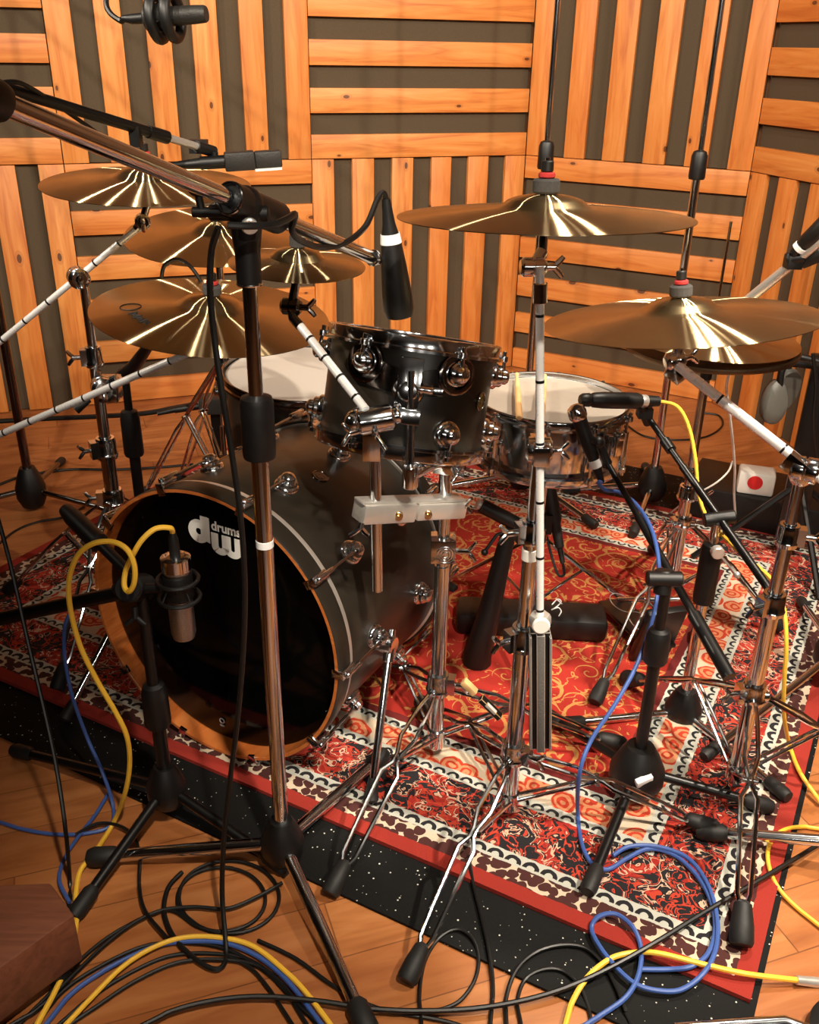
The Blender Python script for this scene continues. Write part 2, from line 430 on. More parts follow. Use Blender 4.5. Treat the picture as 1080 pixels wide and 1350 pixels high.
def panel(p, d, row, vertical, label):
    n = V((-d.y, d.x, 0)); z0 = row*W+.002
    t = thing('acoustic_panel', p+d*W/2+V((0, 0, z0)), label, 'wall panel', 'slatted wood acoustic panels')
    g = .0015
    B().box(p+d*W/2+n*.033+V((0, 0, z0+W/2)), (W-2*g, .022, W-2*g), d).done('felt_backing', 'felt', t)
    b = B()
    for k in range(6):
        a = k*(PW+PG); jit = .003 if 0 < k < 5 else 0
        a0, a1 = a+random.uniform(-jit, jit), a+PW
        b.box((W/2, .011, (a0+a1)/2), (W-2*g, .022, a1-a0-2*g))
    # slats are modelled lying; the vertical panels turn them on end
    me_t = MX(((1, 0, 0, 0), (0, 1, 0, 0), (0, 0, 1, 0), (0, 0, 0, 1)))
    o = b.done('slats', 'pine', None, bevel=.0015)
    R = MX(((d.x, n.x, 0, p.x), (d.y, n.y, 0, p.y), (0, 0, 1, z0), (0, 0, 0, 1)))
    if vertical: R = R @ MX(((0, 0, 1, 0), (0, 1, 0, 0), (-1, 0, 0, W), (0, 0, 0, 1)))
    o.parent = t; o.matrix_parent_inverse = MX(); o.matrix_local = MX.Translation(-t.location) @ R
    INV[o] = INV[t]
for u, row, vert, lab in [
    (-2, 0, True, 'slatted wood wall panel with upright planks at far left, floor level'),
    (-2, 1, False, 'slatted wood wall panel with level planks at upper far left'),
    (-1, 0, False, 'slatted wood wall panel with level planks behind the left cymbals'),
    (-1, 1, True, 'slatted wood wall panel with upright planks behind the hanging microphone'),
    (0, 0, True, 'slatted wood wall panel with upright planks behind the rack tom'),
    (0, 1, False, 'knotty slatted wood wall panel with level planks at top centre')]:
    panel(A2+dA*W*u, dA, row, vert, lab)
panel(A3, d4, 0, False, 'slatted wood wall panel with level planks behind the snare and the right cymbal')
panel(A3, d4, 1, True, 'slatted wood wall panel with upright planks behind the two tall chrome poles')
panel(A4, dC, 0, True, 'slatted wood wall panel with upright planks behind the hi-hat and headphones')
panel(A4, dC, 1, False, 'slatted wood wall panel with level planks at upper right edge')

# ------------------------------------------------------------------ mat and rug
RC = V((.536, .964, 0)); rx = V((-.883, .469, 0)).normalized(); ry = V((.469, .883, 0)).normalized()
def rugM(z): return MX(((rx.x, ry.x, 0, RC.x), (rx.y, ry.y, 0, RC.y), (0, 0, 1, z), (0, 0, 0, 1)))
MAT0, MAT1, MATF, MATB = -.010, RL+.012, -.130, 1.94
b = B().box(((MAT0+MAT1)/2, (MATF+MATB)/2, .003), (MAT1-MAT0, MATB-MATF, .006))
tag(b.done('rubber_mat', 'mat', root=rugM(0), bevel=.001), 'black white-speckled rubber mat lying under the red rug', 'mat')
b = B(); nx, ny = 60, 44
vs = []; fs = []
for j in range(ny+1):
    for i in range(nx+1):
        x, y = RL*i/nx, RW*j/ny
        vs.append((x, y, .0085+.0009*math.sin(x*9+y*4)*math.sin(y*7-x*3)))
for j in range(ny):
    for i in range(nx): q = j*(nx+1)+i; fs.append((q, q+1, q+nx+2, q+nx+1))
b.add(vs, fs)
edge = [i for i in range(nx+1)]+[(j+1)*(nx+1)-1 for j in range(1, ny+1)]+[ny*(nx+1)+i for i in range(nx-1, -1, -1)]+[j*(nx+1) for j in range(ny-1, 0, -1)]
base = len(b.v); b.v += [V((b.v[e].x, b.v[e].y, .0003)) for e in edge]; ne = len(edge)
for i in range(ne): b.f.append((edge[i], base+i, base+(i+1) % ne, edge[(i+1) % ne])); b.mi.append(0)
tag(b.done('persian_rug', 'rug', root=rugM(.006)), 'red Persian rug with leopard-spotted border and gold scrolls under the drum kit', 'rug')
def surf(p):
    q = V((p.x, p.y, 0))-RC; u, v = q.dot(rx), q.dot(ry)
    if -.0 < u < RL and 0 < v < RW: return .0152
    if MAT0 < u < MAT1 and MATF < v < MATB: return .006
    return 0.0
def ground(x, y, r=0.0):
    p = on(x, y, r)
    for _ in range(4): p = on(x, y, surf(p)+r)
    return p

# ------------------------------------------------------------------ drums
def drum_lug(parent, T, R, ang, z, zr, rod_r, name='lug', mat='chrome'):
    """round turret lug on a shell at angle ang; rod runs to height zr"""
    d = V((math.cos(ang), math.sin(ang), 0))
    b = B().lathe([(0, -.003), (.0245, -.003), (.0245, .004), (.022, .008), (.0195, .009), (.0195, .015), (.017, .018), (.0135, .018), (.0135, .025), (.010, .029), (.004, .031), (0, .031)], d*R+V((0, 0, z)), d, 24)
    l = b.done(name, mat, parent, T)
    B().tube([d*(R+.021)+V((0, 0, z)), d*rod_r+V((0, 0, zr))], .0032, 8).done('tension_rod', 'chrome', l, T)
    return l

# bass drum: local z points out of the front head
BR = .285
bn = V((math.cos(.028)*math.cos(-2.04525), math.cos(.028)*math.sin(-2.04525), math.sin(.028)))
BC = V((-.3794, 1.5101, .3044))
TB = basis(BC, bn, (.889, -.457, 0))
bass = thing('bass_drum', (BC.x-bn.x*.23, BC.y-bn.y*.23, 0), 'large black satin bass drum with copper-edged hoop and white logo on its front head', 'drum')
B().lathe([(.2775, -.048), (.2795, -.052), (.2795, -.428), (.2775, -.432), (.270, -.432), (.270, -.048)], seg=96, closed=True).done('shell', 'ebony', bass, TB)
def hoop(z0, z1, name, flip=1):
    b = B(); zi = z0
    b.use(0).lathe([(.2885, z0-.0*flip), (.290, z0-.003*flip), (.290, z1+.002*flip), (.288, z1), (.2815, z1)], seg=96)
    b.use(1).lathe([(.2815, z1), (.2815, z0-.001*flip), (.2825, z0), (.2885, z0)], seg=96)
    return b.done(name, ['ebony', 'maple'], bass, TB)
fh = hoop(0, -.043, 'front_hoop'); fh['label'] = 'black bass drum hoop with copper-coloured inner face'
hoop(-.478, -.435, 'rear_hoop', -1)
B().lathe([(.2795, -.043), (.2868, -.0435), (.2880, -.047), (.2868, -.0545), (.2795, -.056)], seg=96).done('flesh_hoop', 'satin_metal', bass, TB)
B().lathe([(.2795, -.429), (.2842, -.430), (.2842, -.436), (.2795, -.437)], seg=96).done('flesh_hoop', 'satin_metal', bass, TB)
fr = B().lathe([(0, -.034), (.1, -.034), (.270, -.0345), (.279, -.038), (.2815, -.043)], seg=96).done('front_head', 'black_head', bass, TB)
B().lathe([(0, -.446), (.2, -.446), (.272, -.444), (.281, -.438)], seg=96).done('batter_head', 'coated_head', bass, TB)
# logo laid on the head
TBi = TB.inverted(); HP = TB @ V((0, 0, -.0335))
def hl(x, y): q = TBi @ hit(x, y, HP, bn); return q.x, q.y
x0, y0 = hl(249.5, 708); x1, _ = hl(318.5, 715); _, yt = hl(272, 682); _, yb = hl(312, 737)
LW, LH = x1-x0, yt-yb
def LP(u, v): return (x0+u*LW, yb+v*LH)
def ringpoly(b, c, ro, ri, a0, a1, sx, sy, z0, z1, n=28):
    for k in range(n):
        t0, t1 = a0+(a1-a0)*k/n, a0+(a1-a0)*(k+1)/n
        P = [LP(c[0]+sx*r*math.cos(t), c[1]+sy*r*math.sin(t)) for r, t in ((ri, t0), (ro, t0), (ro, t1), (ri, t1))]
        b.prism(P, z0, z1)
lg = B(); za, zb = -.0336, -.0329
asp = LW/LH
ringpoly(lg, (.20, .52), .20, .055, 0, 2*PI, 1, asp*.98, za, zb)
lg.prism([LP(.24, .30), LP(.41, .30), LP(.41, .985), LP(.37, 1.0), LP(.24, 1.0)], za, zb+.00003)
lg.prism([LP(.26, .30), LP(.41, .24), LP(.41, .36), LP(.28, .40)], za, zb+.00006)
def uu(cx):
    ringpoly(lg, (cx, .235), .165, .035, PI, 2*PI, 1, asp*.86, za, zb)
uu(.60); uu(.835)
for a0, a1 in ((.435, .565), (.635, .80), (.87, 1.0)):
    lg.prism([LP(a0, .23), LP(a1, .23), LP(a1, .60), LP(a0, .60)], za, zb+.00002)
lo = lg.done('logo', 'logo_white', fr, TB); lo['label'] = 'white dw letters on the bass drum head'
def textmesh(txt, size, bold=.0):
    cu = bpy.data.curves.new('text', 'FONT'); cu.body = txt; cu.size = size; cu.extrude = .0003; cu.offset = bold
    cu.align_x = 'LEFT'; to = bpy.data.objects.new('text', cu); COL.objects.link(to)
    bpy.context.view_layer.update()
    me = to.evaluated_get(bpy.context.evaluated_depsgraph_get()).to_mesh()
    vs = [v.co.copy() for v in me.vertices]; fs = [tuple(p.vertices) for p in me.polygons]
    to.to_mesh_clear() if hasattr(to, 'to_mesh_clear') else None
    bpy.data.objects.remove(to); bpy.data.curves.remove(cu)
    return vs, fs
vs, fs = textmesh('drums', 1.0, .028)
mx = max(v.x for v in vs); my = max(v.y for v in vs)
q0 = LP(.445, .685)
lb = B().add([(q0[0]+v.x/mx*LW*.545, q0[1]+v.y/my*LH*.27, zb-.0002+v.z*.5) for v in vs], fs)
lb.done('lettering', 'logo_white', fr, TB)['label'] = 'white word drums above the letter w'
q = TBi @ hit(293, 950, HP, bn)
eb = B(); eb.ring((q.x, q.y, zb), (0, 0, 1), .0055, .0012, 20, 6); eb.box((q.x, q.y-.011, zb), (.012, .0015, .0006)); eb.box((q.x, q.y-.0135, zb), (.009, .0015, .0006))
eb.done('emblem', 'white_label', fr, TB)
for k in range(10):
    a = k*PI/5; d = V((math.cos(a), math.sin(a), 0)); tg = V((-d.y, d.x, 0))
    for zl, zc, sg in ((-.145, -.006, 1), (-.335, -.472, -1)):
        l = drum_lug(bass, TB, .2795, a, zl, zc-.03*sg, .3015)
        b = B()
        b.box(d*.2975+V((0, 0, zc-.012*sg)), (.007, .017, .040), d, tg)
        b.box(d*.2885+V((0, 0, zc+.006*sg)), (.024, .017, .006), d, tg)
        b.tube([d*.304+V((0, 0, zc-.045*sg)), d*.304+V((0, 0, zc-.004*sg))], .0055, 10)
        b.ball(d*.304+V((0, 0, zc-.002*sg)), .0062, 10, 6)
        b.done('claw', 'chrome', l, TB, bevel=.001)
for pl, pf in ((TB @ V((.288, -.02, -.16)), on(490, 1050, .03)), (TB @ V((-.288, -.02, -.16)), V((-.72, 1.60, .03)))):
    pf.z = surf(pf)+.022
    b = B(); d = (pl-(TB @ V((0, -.02, -.16)))).normalized()
    b.cyl(pl-d*.012, pl+d*.03, .019); pm = pl+d*.02
    b.tube([pm+(pm-pf).normalized()*.03, pf], .0078, 12); b.cyl(pm-(pm-pf)*.12, pm-(pm-pf)*.02, .011)
    s_ = b.done('spur', 'chrome', bass)
    e = (pf-pm).normalized()
    B().lathe([(0, 0), (.010, .001), (.013, .03), (.015, .04), (.012, .045), (0, .046)], pf-e*.03+V((0, 0, .0)), e, 16).done('rubber_foot', 'rubber', s_)
# badge on the bass shell
def badge(parent, T, R, ang, z, r=.015, sx=1):
    d = V((math.cos(ang), math.sin(ang), 0))
    b = B().lathe([(0, .0022), (r*.55, .0024), (r*.6, .0014), (r*.86, .0014), (r*.9, .0026), (r, .0018), (r, -.001)], d*R+V((0, 0, z)), d, 28)
    c = d*(R+.0022)+V((0, 0, z)); t_ = V((-d.y, d.x, 0))
    b.box(c+t_*.004, (.001, .004, .009), d, t_); b.box(c-t_*.004, (.001, .004, .009), d, t_)
    return b.done('badge', 'dark_chrome', parent, T)
badge(bass, TB, .2795, math.radians(68), -.235, .017)

def drum(name, label, axis, top, H_, R, hoop_mat, shell_mat, nlug, a0, hoop_h=.024, xh=(1, 0, 0), lug_mat='chrome', head='coated_head', base=0, fold=.009, double=True):
    """local z up the axis, z=0 at the top rim"""
    T = basis(top, axis, xh)
    t = thing(name, (top.x, top.y, base), label, 'drum')
    B().lathe([(R-.001, -.012), (R, -.016), (R, -H_+.016), (R-.001, -H_+.012), (R-.007, -H_+.012), (R-.007, -.012)], seg=72, closed=True).done('shell', shell_mat, t, T)
    hr = R+fold
    for z, s_, nm in ((0, 1, 'top_hoop'), (-H_, -1, 'bottom_hoop')):
        pr = [(hr-.004, z), (hr-.001, z-.001*s_), (hr, z-.003*s_), (hr, z-(hoop_h-.007)*s_), (hr+.006, z-(hoop_h-.005)*s_), (hr+.006, z-hoop_h*s_), (R+.002, z-hoop_h*s_), (R+.002, z-.010*s_), (hr-.006, z-.004*s_), (hr-.006, z-.001*s_)]
        h = B().lathe(pr, seg=72, closed=True)
        for k in range(nlug):
            a = a0+2*PI*k/nlug; d = V((math.cos(a), math.sin(a), 0))
            h.cyl(d*(hr+.007)+V((0, 0, z-(hoop_h-.010)*s_)), d*(hr+.007)+V((0, 0, z-(hoop_h+.001)*s_)), .0075, 12)
            h.cyl(d*(hr+.007)+V((0, 0, z-(hoop_h-.018)*s_)), d*(hr+.007)+V((0, 0, z-(hoop_h-.008)*s_)), .004, 8)
        h.done(nm, hoop_mat, t, T)
    B().lathe([(0, -.0115), (R*.5, -.0113), (R-.01, -.0108), (R-.002, -.012), (R+.002, -.016)], seg=72).done('batter_head', head, t, T)
    B().lathe([(0, -H_+.010), (R-.01, -H_+.010), (R+.001, -H_+.013)], seg=72).done('resonant_head', 'coated_head', t, T)
    for k in range(nlug):
        a = a0+2*PI*k/nlug
        if double:
            drum_lug(t, T, R, a, -.052, -.016, hr+.007, mat=lug_mat); drum_lug(t, T, R, a, -H_+.052, -H_+.016, hr+.007, mat=lug_mat)
        else:
            d = V((math.cos(a), math.sin(a), 0))
            l = B().cyl(d*(R+.011)+V((0, 0, -H_*.5-.03)), d*(R+.011)+V((0, 0, -H_*.5+.03)), .0085, 14).lathe([(0, -.01), (.011, -.01), (.011, .004), (.008, .01), (0, .01)], d*(R+.004)+V((0, 0, -H_*.5)), d, 16).done('lug', lug_mat, t, T)
            B().tube([d*(R+.012)+V((0, 0, -.01)), d*(R+.012)+V((0, 0, -H_+.01))], .003, 8).done('tension_rod', 'chrome', l, T)
    return t, T
# rack tom
tomax = V((.125, .25, .955)).normalized(); tomtop = at(548, 440, 1.62)
tom, TT = drum('rack_tom', 'small black satin rack tom with chrome hoops above the bass drum', tomax, tomtop, .205, .1445, 'chrome', 'ebony', 6, -PI/3, .026)
badge(tom, TT, .1445, math.radians(-30), -.095, .016)
# suspension bracket on the near side
b = B()
for k in range(14):
    a = math.radians(-120+60*k/14); a2 = math.radians(-120+60*(k+1)/14)
    P = lambda a, r, z: V((r*math.cos(a), r*math.sin(a), z))
    w0 = .026-.006*math.sin(PI*k/14); w1 = .026-.006*math.sin(PI*(k+1)/14)
    zc0, zc1 = -.062-.014*math.sin(PI*k/14), -.062-.014*math.sin(PI*(k+1)/14)
    vs = [P(a, .1465, zc0-w0), P(a2, .1465, zc1-w1), P(a2, .1465, zc1+w1), P(a, .1465, zc0+w0), P(a, .152, zc0-w0), P(a2, .152, zc1-w1), P(a2, .152, zc1+w1), P(a, .152, zc0+w0)]
    b.add(vs, [(3, 2, 1, 0), (4, 5, 6, 7), (0, 1, 5, 4), (2, 3, 7, 6)])
for a in (-120, -60):
    d = V((math.cos(math.radians(a)), math.sin(math.radians(a)), 0))
    b.lathe([(.024, .002), (.034, .002), (.034, .008), (.031, .010), (.024, .010)], d*.1445+V((0, 0, -.054)), d, 28)
b.done('suspension_plate', 'dark_chrome', tom, TT)
d = V((0, -1, 0)); b = B()
b.lathe([(0, .0), (.024, 0), (.027, .008), (.024, .022), (.014, .03), (0, .031)], d*.150+V((0, 0, -.088)), d, 24)
b.box(d*.163+V((0, 0, -.085)), (.030, .038, .100), d, (1, 0, 0)); b.box(d*.166+V((.002, 0, -.128)), (.034, .046, .024), d, (1, 0, 0)); b.cyl(d*.181+V((-.014, 0, -.128)), d*.185+V((-.014, 0, -.128)), .006, 14)
b.cyl(d*.172+V((.012, 0, -.082)), d*.172+V((.04, 0, -.082)), .007); b.box(d*.172+V((.046, 0, -.082)), (.006, .02, .012), d, (1, 0, 0))
b.done('mount_bracket', 'chrome', tom, TT, bevel=.003)
rodT = TT @ V((0, -.178, -.055)); rodB = at(541, 628, (TT @ V((0, -.178, -.20))).y)
# floor tom
fttop = at(402, 487, 2.32)
ftom, TF = drum('floor_tom', 'black floor tom with white head behind the bass drum and left cymbals', (.03, -.05, 1), fttop, .40, .203, 'dark_chrome', 'ebony', 8, .2, .022)
for a in (-150, -30, 90):
    d = V((math.cos(math.radians(a)), math.sin(math.radians(a)), 0)); p = TF @ (d*.225+V((0, 0, -.22)))
    q = TF @ (d*.235+V((0, 0, -.40)))
    g = V((q.x, q.y, surf(q)+.012))
    b = B().tube([p+V((0, 0, .1)), p, g], .0065, 10).box(TF @ (d*.215+V((0, 0, -.22))), (.04, .03, .05))
    l = b.done('leg', 'chrome', ftom)
    B().lathe([(0, -.012), (.014, -.012), (.013, .02), (.008, .03), (0, .03)], g, (0, 0, 1), 14).done('rubber_foot', 'rubber', l)
# snare
snax = V((.02, .0, 1)).normalized(); sntop = at(728, 521, 2.0)
snare, TS = drum('snare_drum', 'chrome metal snare drum with white coated head beside the rack tom', snax, sntop, .15, .1655, 'chrome', 'chrome', 10, .1, .02, double=False, fold=.010, head='shaded_head')
b = B(); d = V((math.cos(-.9), math.sin(-.9), 0)); tgn = V((-d.y, d.x, 0))
b.box(d*.185+V((0, 0, -.07)), (.022, .03, .075), d, tgn); b.box(d*.20+V((0, 0, -.05)), (.01, .022, .05), d, tgn); b.cyl(d*.19+V((0, 0, -.03)), d*.21+V((0, 0, -.03)), .009)
b.done('throw_off', 'chrome', snare, TS, bevel=.002)
# snare stand
sb = TS @ V((0, 0, -.15))
sst = thing('snare_stand', (sb.x, sb.y, .0152), 'chrome snare stand with basket arms under the chrome snare', 'drum stand')
B().tube([V((sb.x, sb.y, .06)), V((sb.x, sb.y, sb.z-.05))], .011, 14).cyl(V((sb.x, sb.y, .25)), V((sb.x, sb.y, .29)), .02).ball(V((sb.x, sb.y, sb.z-.05)), .022).done('pole', 'chrome', sst)
for a in (-100, 20, 140):
    d = V((math.cos(math.radians(a)), math.sin(math.radians(a)), 0)); c0 = V((sb.x, sb.y, sb.z-.05))
    tip = sb+d*.186
    l = B().tube([c0, c0+d*.10+V((0, 0, .005)), tip+V((0, 0, -.012)), tip+V((0, 0, .018))], .006, 8).done('basket_arm', 'chrome', sst)
    B().tube([tip+V((0, 0, -.014)), tip+V((0, 0, .02))], .009, 10).done('grip', 'rubber', l)
    f = V((sb.x, sb.y, 0))+d*.27; f.z = .030
    l = B().tube([V((sb.x, sb.y, .27)), f], .006, 8).tube([V((sb.x, sb.y, .075)), V((sb.x, sb.y, .27)).lerp(f, .5)], .004, 8).done('leg', 'chrome', sst)
    B().cyl(f-d*.03+V((0, 0, -.012)), f+d*.02+V((0, 0, -.002)), .0125).done('rubber_foot', 'rubber', l)
# sticks resting on the snare
def stick(p, q, label):
    ax = q-p; L = ax.length
    o = B().lathe([(0, 0), (.003, 0), (.005, .003), (.0052, .009), (.0034, .016), (.0042, .03), (.007, .14), (.0072, L-.01), (.005, L-.002), (0, L)], (0, 0, 0), (0, 0, 1), 14).done('drumstick', 'stick_wood', root=basis(p, ax))
    tag(o, label, 'drumstick', 'drumsticks on the snare')
hz = lambda x, y: hit(x, y, TS @ V((0, 0, -.0025)), snax)
stick(hz(681, 498)+snax*.0095, hz(684, 560)+snax*.014, 'light wood drumstick on the snare head, nearer the rack tom')
stick(hz(718, 500)+snax*.0095, hz(712, 566)+snax*.014, 'light wood drumstick on the snare head, partly behind the white boom arm')
# ------------------------------------------------------------------ cymbals
def cymbal(name, label, c, n, R, bow=.016, bell=.019, br=.058, logo=None, group=None):
    T = basis(c, n, (1, 0, 0)); th = .0011
    up_ = []
    for i in range(9): r = br*i/8; up_.append((r, bow+bell*math.sqrt(max(0, 1-(r/(br*1.02))**2.2))*1.0))
    for i in range(1, 17):
        u = i/16; r = br+(R-br)*u; up_.append((r, bow*(1-u**1.35)))
    up_[0] = (.0055, up_[0][1])
    lo_ = [(r, z-th) for r, z in up_[::-1]]
    o = B().lathe(up_+lo_, seg=96, closed=True).done(name, 'bronze', root=T, ang=30)
    tag(o, label, 'cymbal', group or 'bronze cymbals of the kit')
    if logo:
        b = B(); f = lambda a, r: V((r*math.cos(a), r*math.sin(a), bow*(1-((r-br)/(R-br))**1.35)+.0004))
        a0 = math.radians(logo)
        rc, tc = R*.66, a0
        b.tube([f(tc+.13*math.cos(t)*.9, rc+R*.085*math.sin(t)) for t in [2*PI*k/24 for k in range(25)]], .0011, 5)
        for k in range(9):
            aa = tc+.22+.05*k; h = R*(.05 if k % 3 else .085)
            b.tube([f(aa, rc-h*.5), f(aa+.012, rc+h*.5)], .0016, 5)
            if k % 2: b.tube([f(aa, rc-h*.5), f(aa+.05, rc+h*.2)], .0013, 5)
        b.done('printed_mark', 'black_plastic', o, T)
    return T, bow+bell
def wing(b, p, d, u, L=.02, w=.016):
    p, d, u = V(p), V(d).normalized(), V(u).normalized()
    b.cyl(p, p+d*L, .0055, 12)
    for s in (-1, 1): b.tube([p+d*(L-.004), p+d*(L+.004)+u*s*w*.5, p+d*(L+.010)+u*s*w], [.004, .0045, .0035], 8)
def topper(st, T, top, stem=.05, foam='foam_dark', red=True, fr=.0185):
    """felts and nut above a cymbal, sleeve and cup below; parts of the stand"""
    z = lambda h: T @ V((0, 0, h))
    B().tube([z(-stem), z(top+.046)], .0034, 10).done('stem', 'chrome', st)
    B().cyl(z(-.012), z(top-.006), .0125, 18).done('lower_felt', 'foam_grey', st)
    B().cyl(z(-.022), z(-.0125), .014, 18).cyl(z(-stem-.006), z(-.022), .0065, 14).done('cup', 'chrome', st)
    B().cyl(z(top+.0005), z(top+.0195), fr, 22).done('foam_washer', foam, st)
    if red: B().cyl(z(top+.0200), z(top+.0275), .0115, 18).done('red_felt', 'felt_red', st)
    B().cyl(z(top+.028), z(top+.042), .0085, 14).done('nut', 'black_plastic', st)
def bar(p, q, r, marks=.055, seg=12, mw=.004):
    """chrome tube with narrow black length marks"""
    p, q = V(p), V(q); b = B(); b.use(0).tube([p, q], r, seg)
    L = (q-p).length; d = (q-p)/L; k = marks*.7
    while marks and k < L-.02:
        b.use(1).tube([p+d*(k-mw/2), p+d*(k+mw/2)], r+.0004, seg); k += marks
    b.use(0); return b
def collar(p, ax, r, h=.032, wd=(1, -.4, 0)):
    p, ax = V(p), V(ax).normalized(); b = B()
    b.lathe([(r*.9, -h/2), (r*1.5, -h/2), (r*1.62, -h*.3), (r*1.45, -h*.2), (r*1.45, h*.3), (r*1.3, h/2), (r*.9, h/2)], p, ax, 20)
    w = V(wd).normalized(); b.box(p+w*r*1.6, (r*1.3, h*.5, h*.8), w, ax.cross(w)); wing(b, p+w*r*2, w, ax)
    return b
def ratchet(p, ax, r=.016, L=.03):
    p, ax = V(p), V(ax).normalized(); b = B()
    b.lathe([(0, -L/2), (r*.7, -L/2), (r*.8, -L/2+.002), (r, -L/2+.004), (r, -.002), (r*.85, -.001), (r*.85, .001), (r, .002), (r, L/2-.004), (r*.8, L/2-.002), (r*.7, L/2), (0, L/2)], p, ax, 24)
    x, y, _ = frame(ax); wing(b, p+ax*L/2, ax, y, .014, .014); return b
def dleg(st, c, foot, hub=None, w=.012, r=.0042, frr=.0165, fl=.062, cross=.42):
    c, foot = V(c), V(foot); h = V((foot.x-c.x, foot.y-c.y, 0)).normalized(); lat = V((-h.y, h.x, 0))
    p0 = c+h*.022; e = (foot-p0).normalized(); end = foot-e*fl*.75
    b = B()
    for s in (-1, 1):
        prof = [(0, .35), (.10, .75), (.30, 1.0), (cross-.02, .30), (cross+.03, .30), (cross+.09, 1.15), (.80, .95), (.93, .85), (1, .12)]
        b.tube([p0.lerp(end, t)+lat*s*w*k+V((0, 0, .012*math.sin(PI*t))) for t, k in prof], r, 8)
    b.cyl(c+h*.008, c+h*.03, .010, 12)
    if hub is not None:
        m = p0.lerp(end, cross)+V((0, 0, .010))
        for s in (-1, 1): b.tube([V(hub)+h*.012+lat*s*.008, m+lat*s*.005], .0036, 8)
        b.cyl(m-lat*.014, m+lat*.014, .005, 10)
    l = b.done('leg', 'chrome', st)
    B().lathe([(0, 0), (.006, 0), (frr*.75, .006), (frr, fl*.55), (frr*1.05, fl*.9), (frr*.9, fl), (0, fl)], foot-e*fl+V((0, 0, .002)), e, 16).done('rubber_foot', 'rubber', l)
    return l
def gz(x, y, h): q = V((x, y, 0)); q.z = surf(q)+h; return q

# crash (centre) and its boom stand
crY = 1.33
CT, ctop = cymbal('crash_cymbal', 'thin bronze crash cymbal seen almost edge-on at top centre above the snare', at(718, 286, crY), (-.012, .055, 1), .2015, .013, .017)
bx = V((.195, 1.33, 0)); st = thing('cymbal_stand', gz(bx.x, bx.y, 0), 'chrome boom cymbal stand with bright vertical arm and grey counterweight in the centre', 'cymbal stand', 'chrome cymbal stands')
zof = lambda x, y, Y: at(x, y, Y).z
zt = zof(705, 580, crY)
lowz, m1, m2 = zof(680, 990, crY), zof(690, 840, crY), zof(699, 700, crY)
P_ = lambda z: V((bx.x, bx.y, z))
B().tube([P_(.055), P_(m1)], .0145, 18).done('lower_tube', 'chrome', st)
B().tube([P_(m1-.02), P_(m2)], .0118, 16).done('middle_tube', 'chrome', st)
B().tube([P_(m2-.02), P_(zt)], .0095, 14).done('upper_tube', 'chrome', st)
collar(P_(m1), (0, 0, 1), .0145, .045, (-1, -.5, 0)).done('height_clamp', 'chrome', st)
collar(P_(m2), (0, 0, 1), .0120, .040, (-1, -.3, 0)).done('height_clamp', 'chrome', st)
collar(P_(lowz), (0, 0, 1), .0150, .040, (1, -.6, 0)).done('leg_collar', 'chrome', st)
B().cyl(P_(m2-.052), P_(m2-.030), .0135).done('memory_lock', 'white_plastic', st)['label'] = 'white band under the clamp'
B().cyl(P_(.045), P_(.085), .018).done('leg_hub', 'chrome', st)
for f in ((.008, .985), (.575, 1.30), (.03, 1.66)): dleg(st, P_(lowz-.01), gz(f[0], f[1], .012), P_(.07))
at_, al_, aw_ = at(712, 352, 1.30), at(712, 818, 1.285), at(712, 985, 1.28)
bar(at_, al_, .0062, .095).done('boom_arm', ['whitened_chrome', 'black_metal'], st)
B().cyl(at(712, 400, 1.30), at(712, 372, 1.30), .0105).done('arm_sleeve', 'chrome', st)
pv = at_.lerp(al_, (580-352)/(818-352)); ratchet((pv+P_(pv.z))/2, (1, -.15, .05), .020, .040).box((pv+P_(pv.z))/2, (.024, .06, .03)).done('tilter', 'chrome', st, bevel=.002)
tr = at(703, 352, 1.315); ratchet(tr, (1, .1, 0), .0135, .036).tube([tr, CT @ V((0, 0, -.045))], .0085, 12).done('tilter', 'chrome', st)
topper(st, CT, ctop, .05)
wd = (aw_-al_).normalized(); b = B()
b.use(0).lathe([(0, 0), (.016, .0), (.0185, .006), (.0185, .018), (.010, .032), (.0085, .036)], al_-wd*.012, wd, 6)
wl = (aw_-al_).length-.02; wc_ = (al_+wd*.022+aw_)/2
b.use(2).box(wc_+V((0, .004, 0)), (wl, .034, .018), wd, (1, 0, 0))
b.use(1).box(wc_+V((0, -.008, 0)), (wl, .014, .012), wd, (1, 0, 0)).box(wc_+V((-.0165, -.004, 0)), (wl*.96, .004, .016), wd, (1, 0, 0)).box(wc_+V((.0165, -.004, 0)), (wl*.96, .004, .016), wd, (1, 0, 0))
cw = b.done('counterweight', ['satin_metal', 'foam_grey', 'black_metal'], st, bevel=.0012); cw['label'] = 'grey counterweight bar with silver head'
B().cyl(al_+V((0, -.019, 0)), al_+V((0, -.012, 0)), .0145, 24).done('dial', 'white_plastic', cw)

# right ride-like cymbal and stand
c2Y = 1.55
T2, top2 = cymbal('crash_cymbal', 'large bronze cymbal at right above the hi-hat, with golden streaks', at(897, 421, c2Y), (-.095, .088, 1), .226, .017, .020)
rxp = V((.642, 1.418, 0)); st = thing('cymbal_stand', gz(rxp.x, rxp.y, 0), 'chrome boom cymbal stand at right carrying the large right cymbal', 'cymbal stand', 'chrome cymbal stands')
P_ = lambda z: V((rxp.x, rxp.y, z)); ZR = lambda x, y: zof(x, y, 1.418)
zt, m2, m1, lowz = ZR(1053, 625), ZR(1042, 705), ZR(1018, 795), ZR(987, 912)
B().tube([P_(.06), P_(m1)], .0145, 18).done('lower_tube', 'chrome', st)
B().tube([P_(m1-.02), P_(m2)], .0120, 16).done('middle_tube', 'chrome', st)
B().tube([P_(m2-.02), P_(zt)], .0098, 14).done('upper_tube', 'chrome', st)
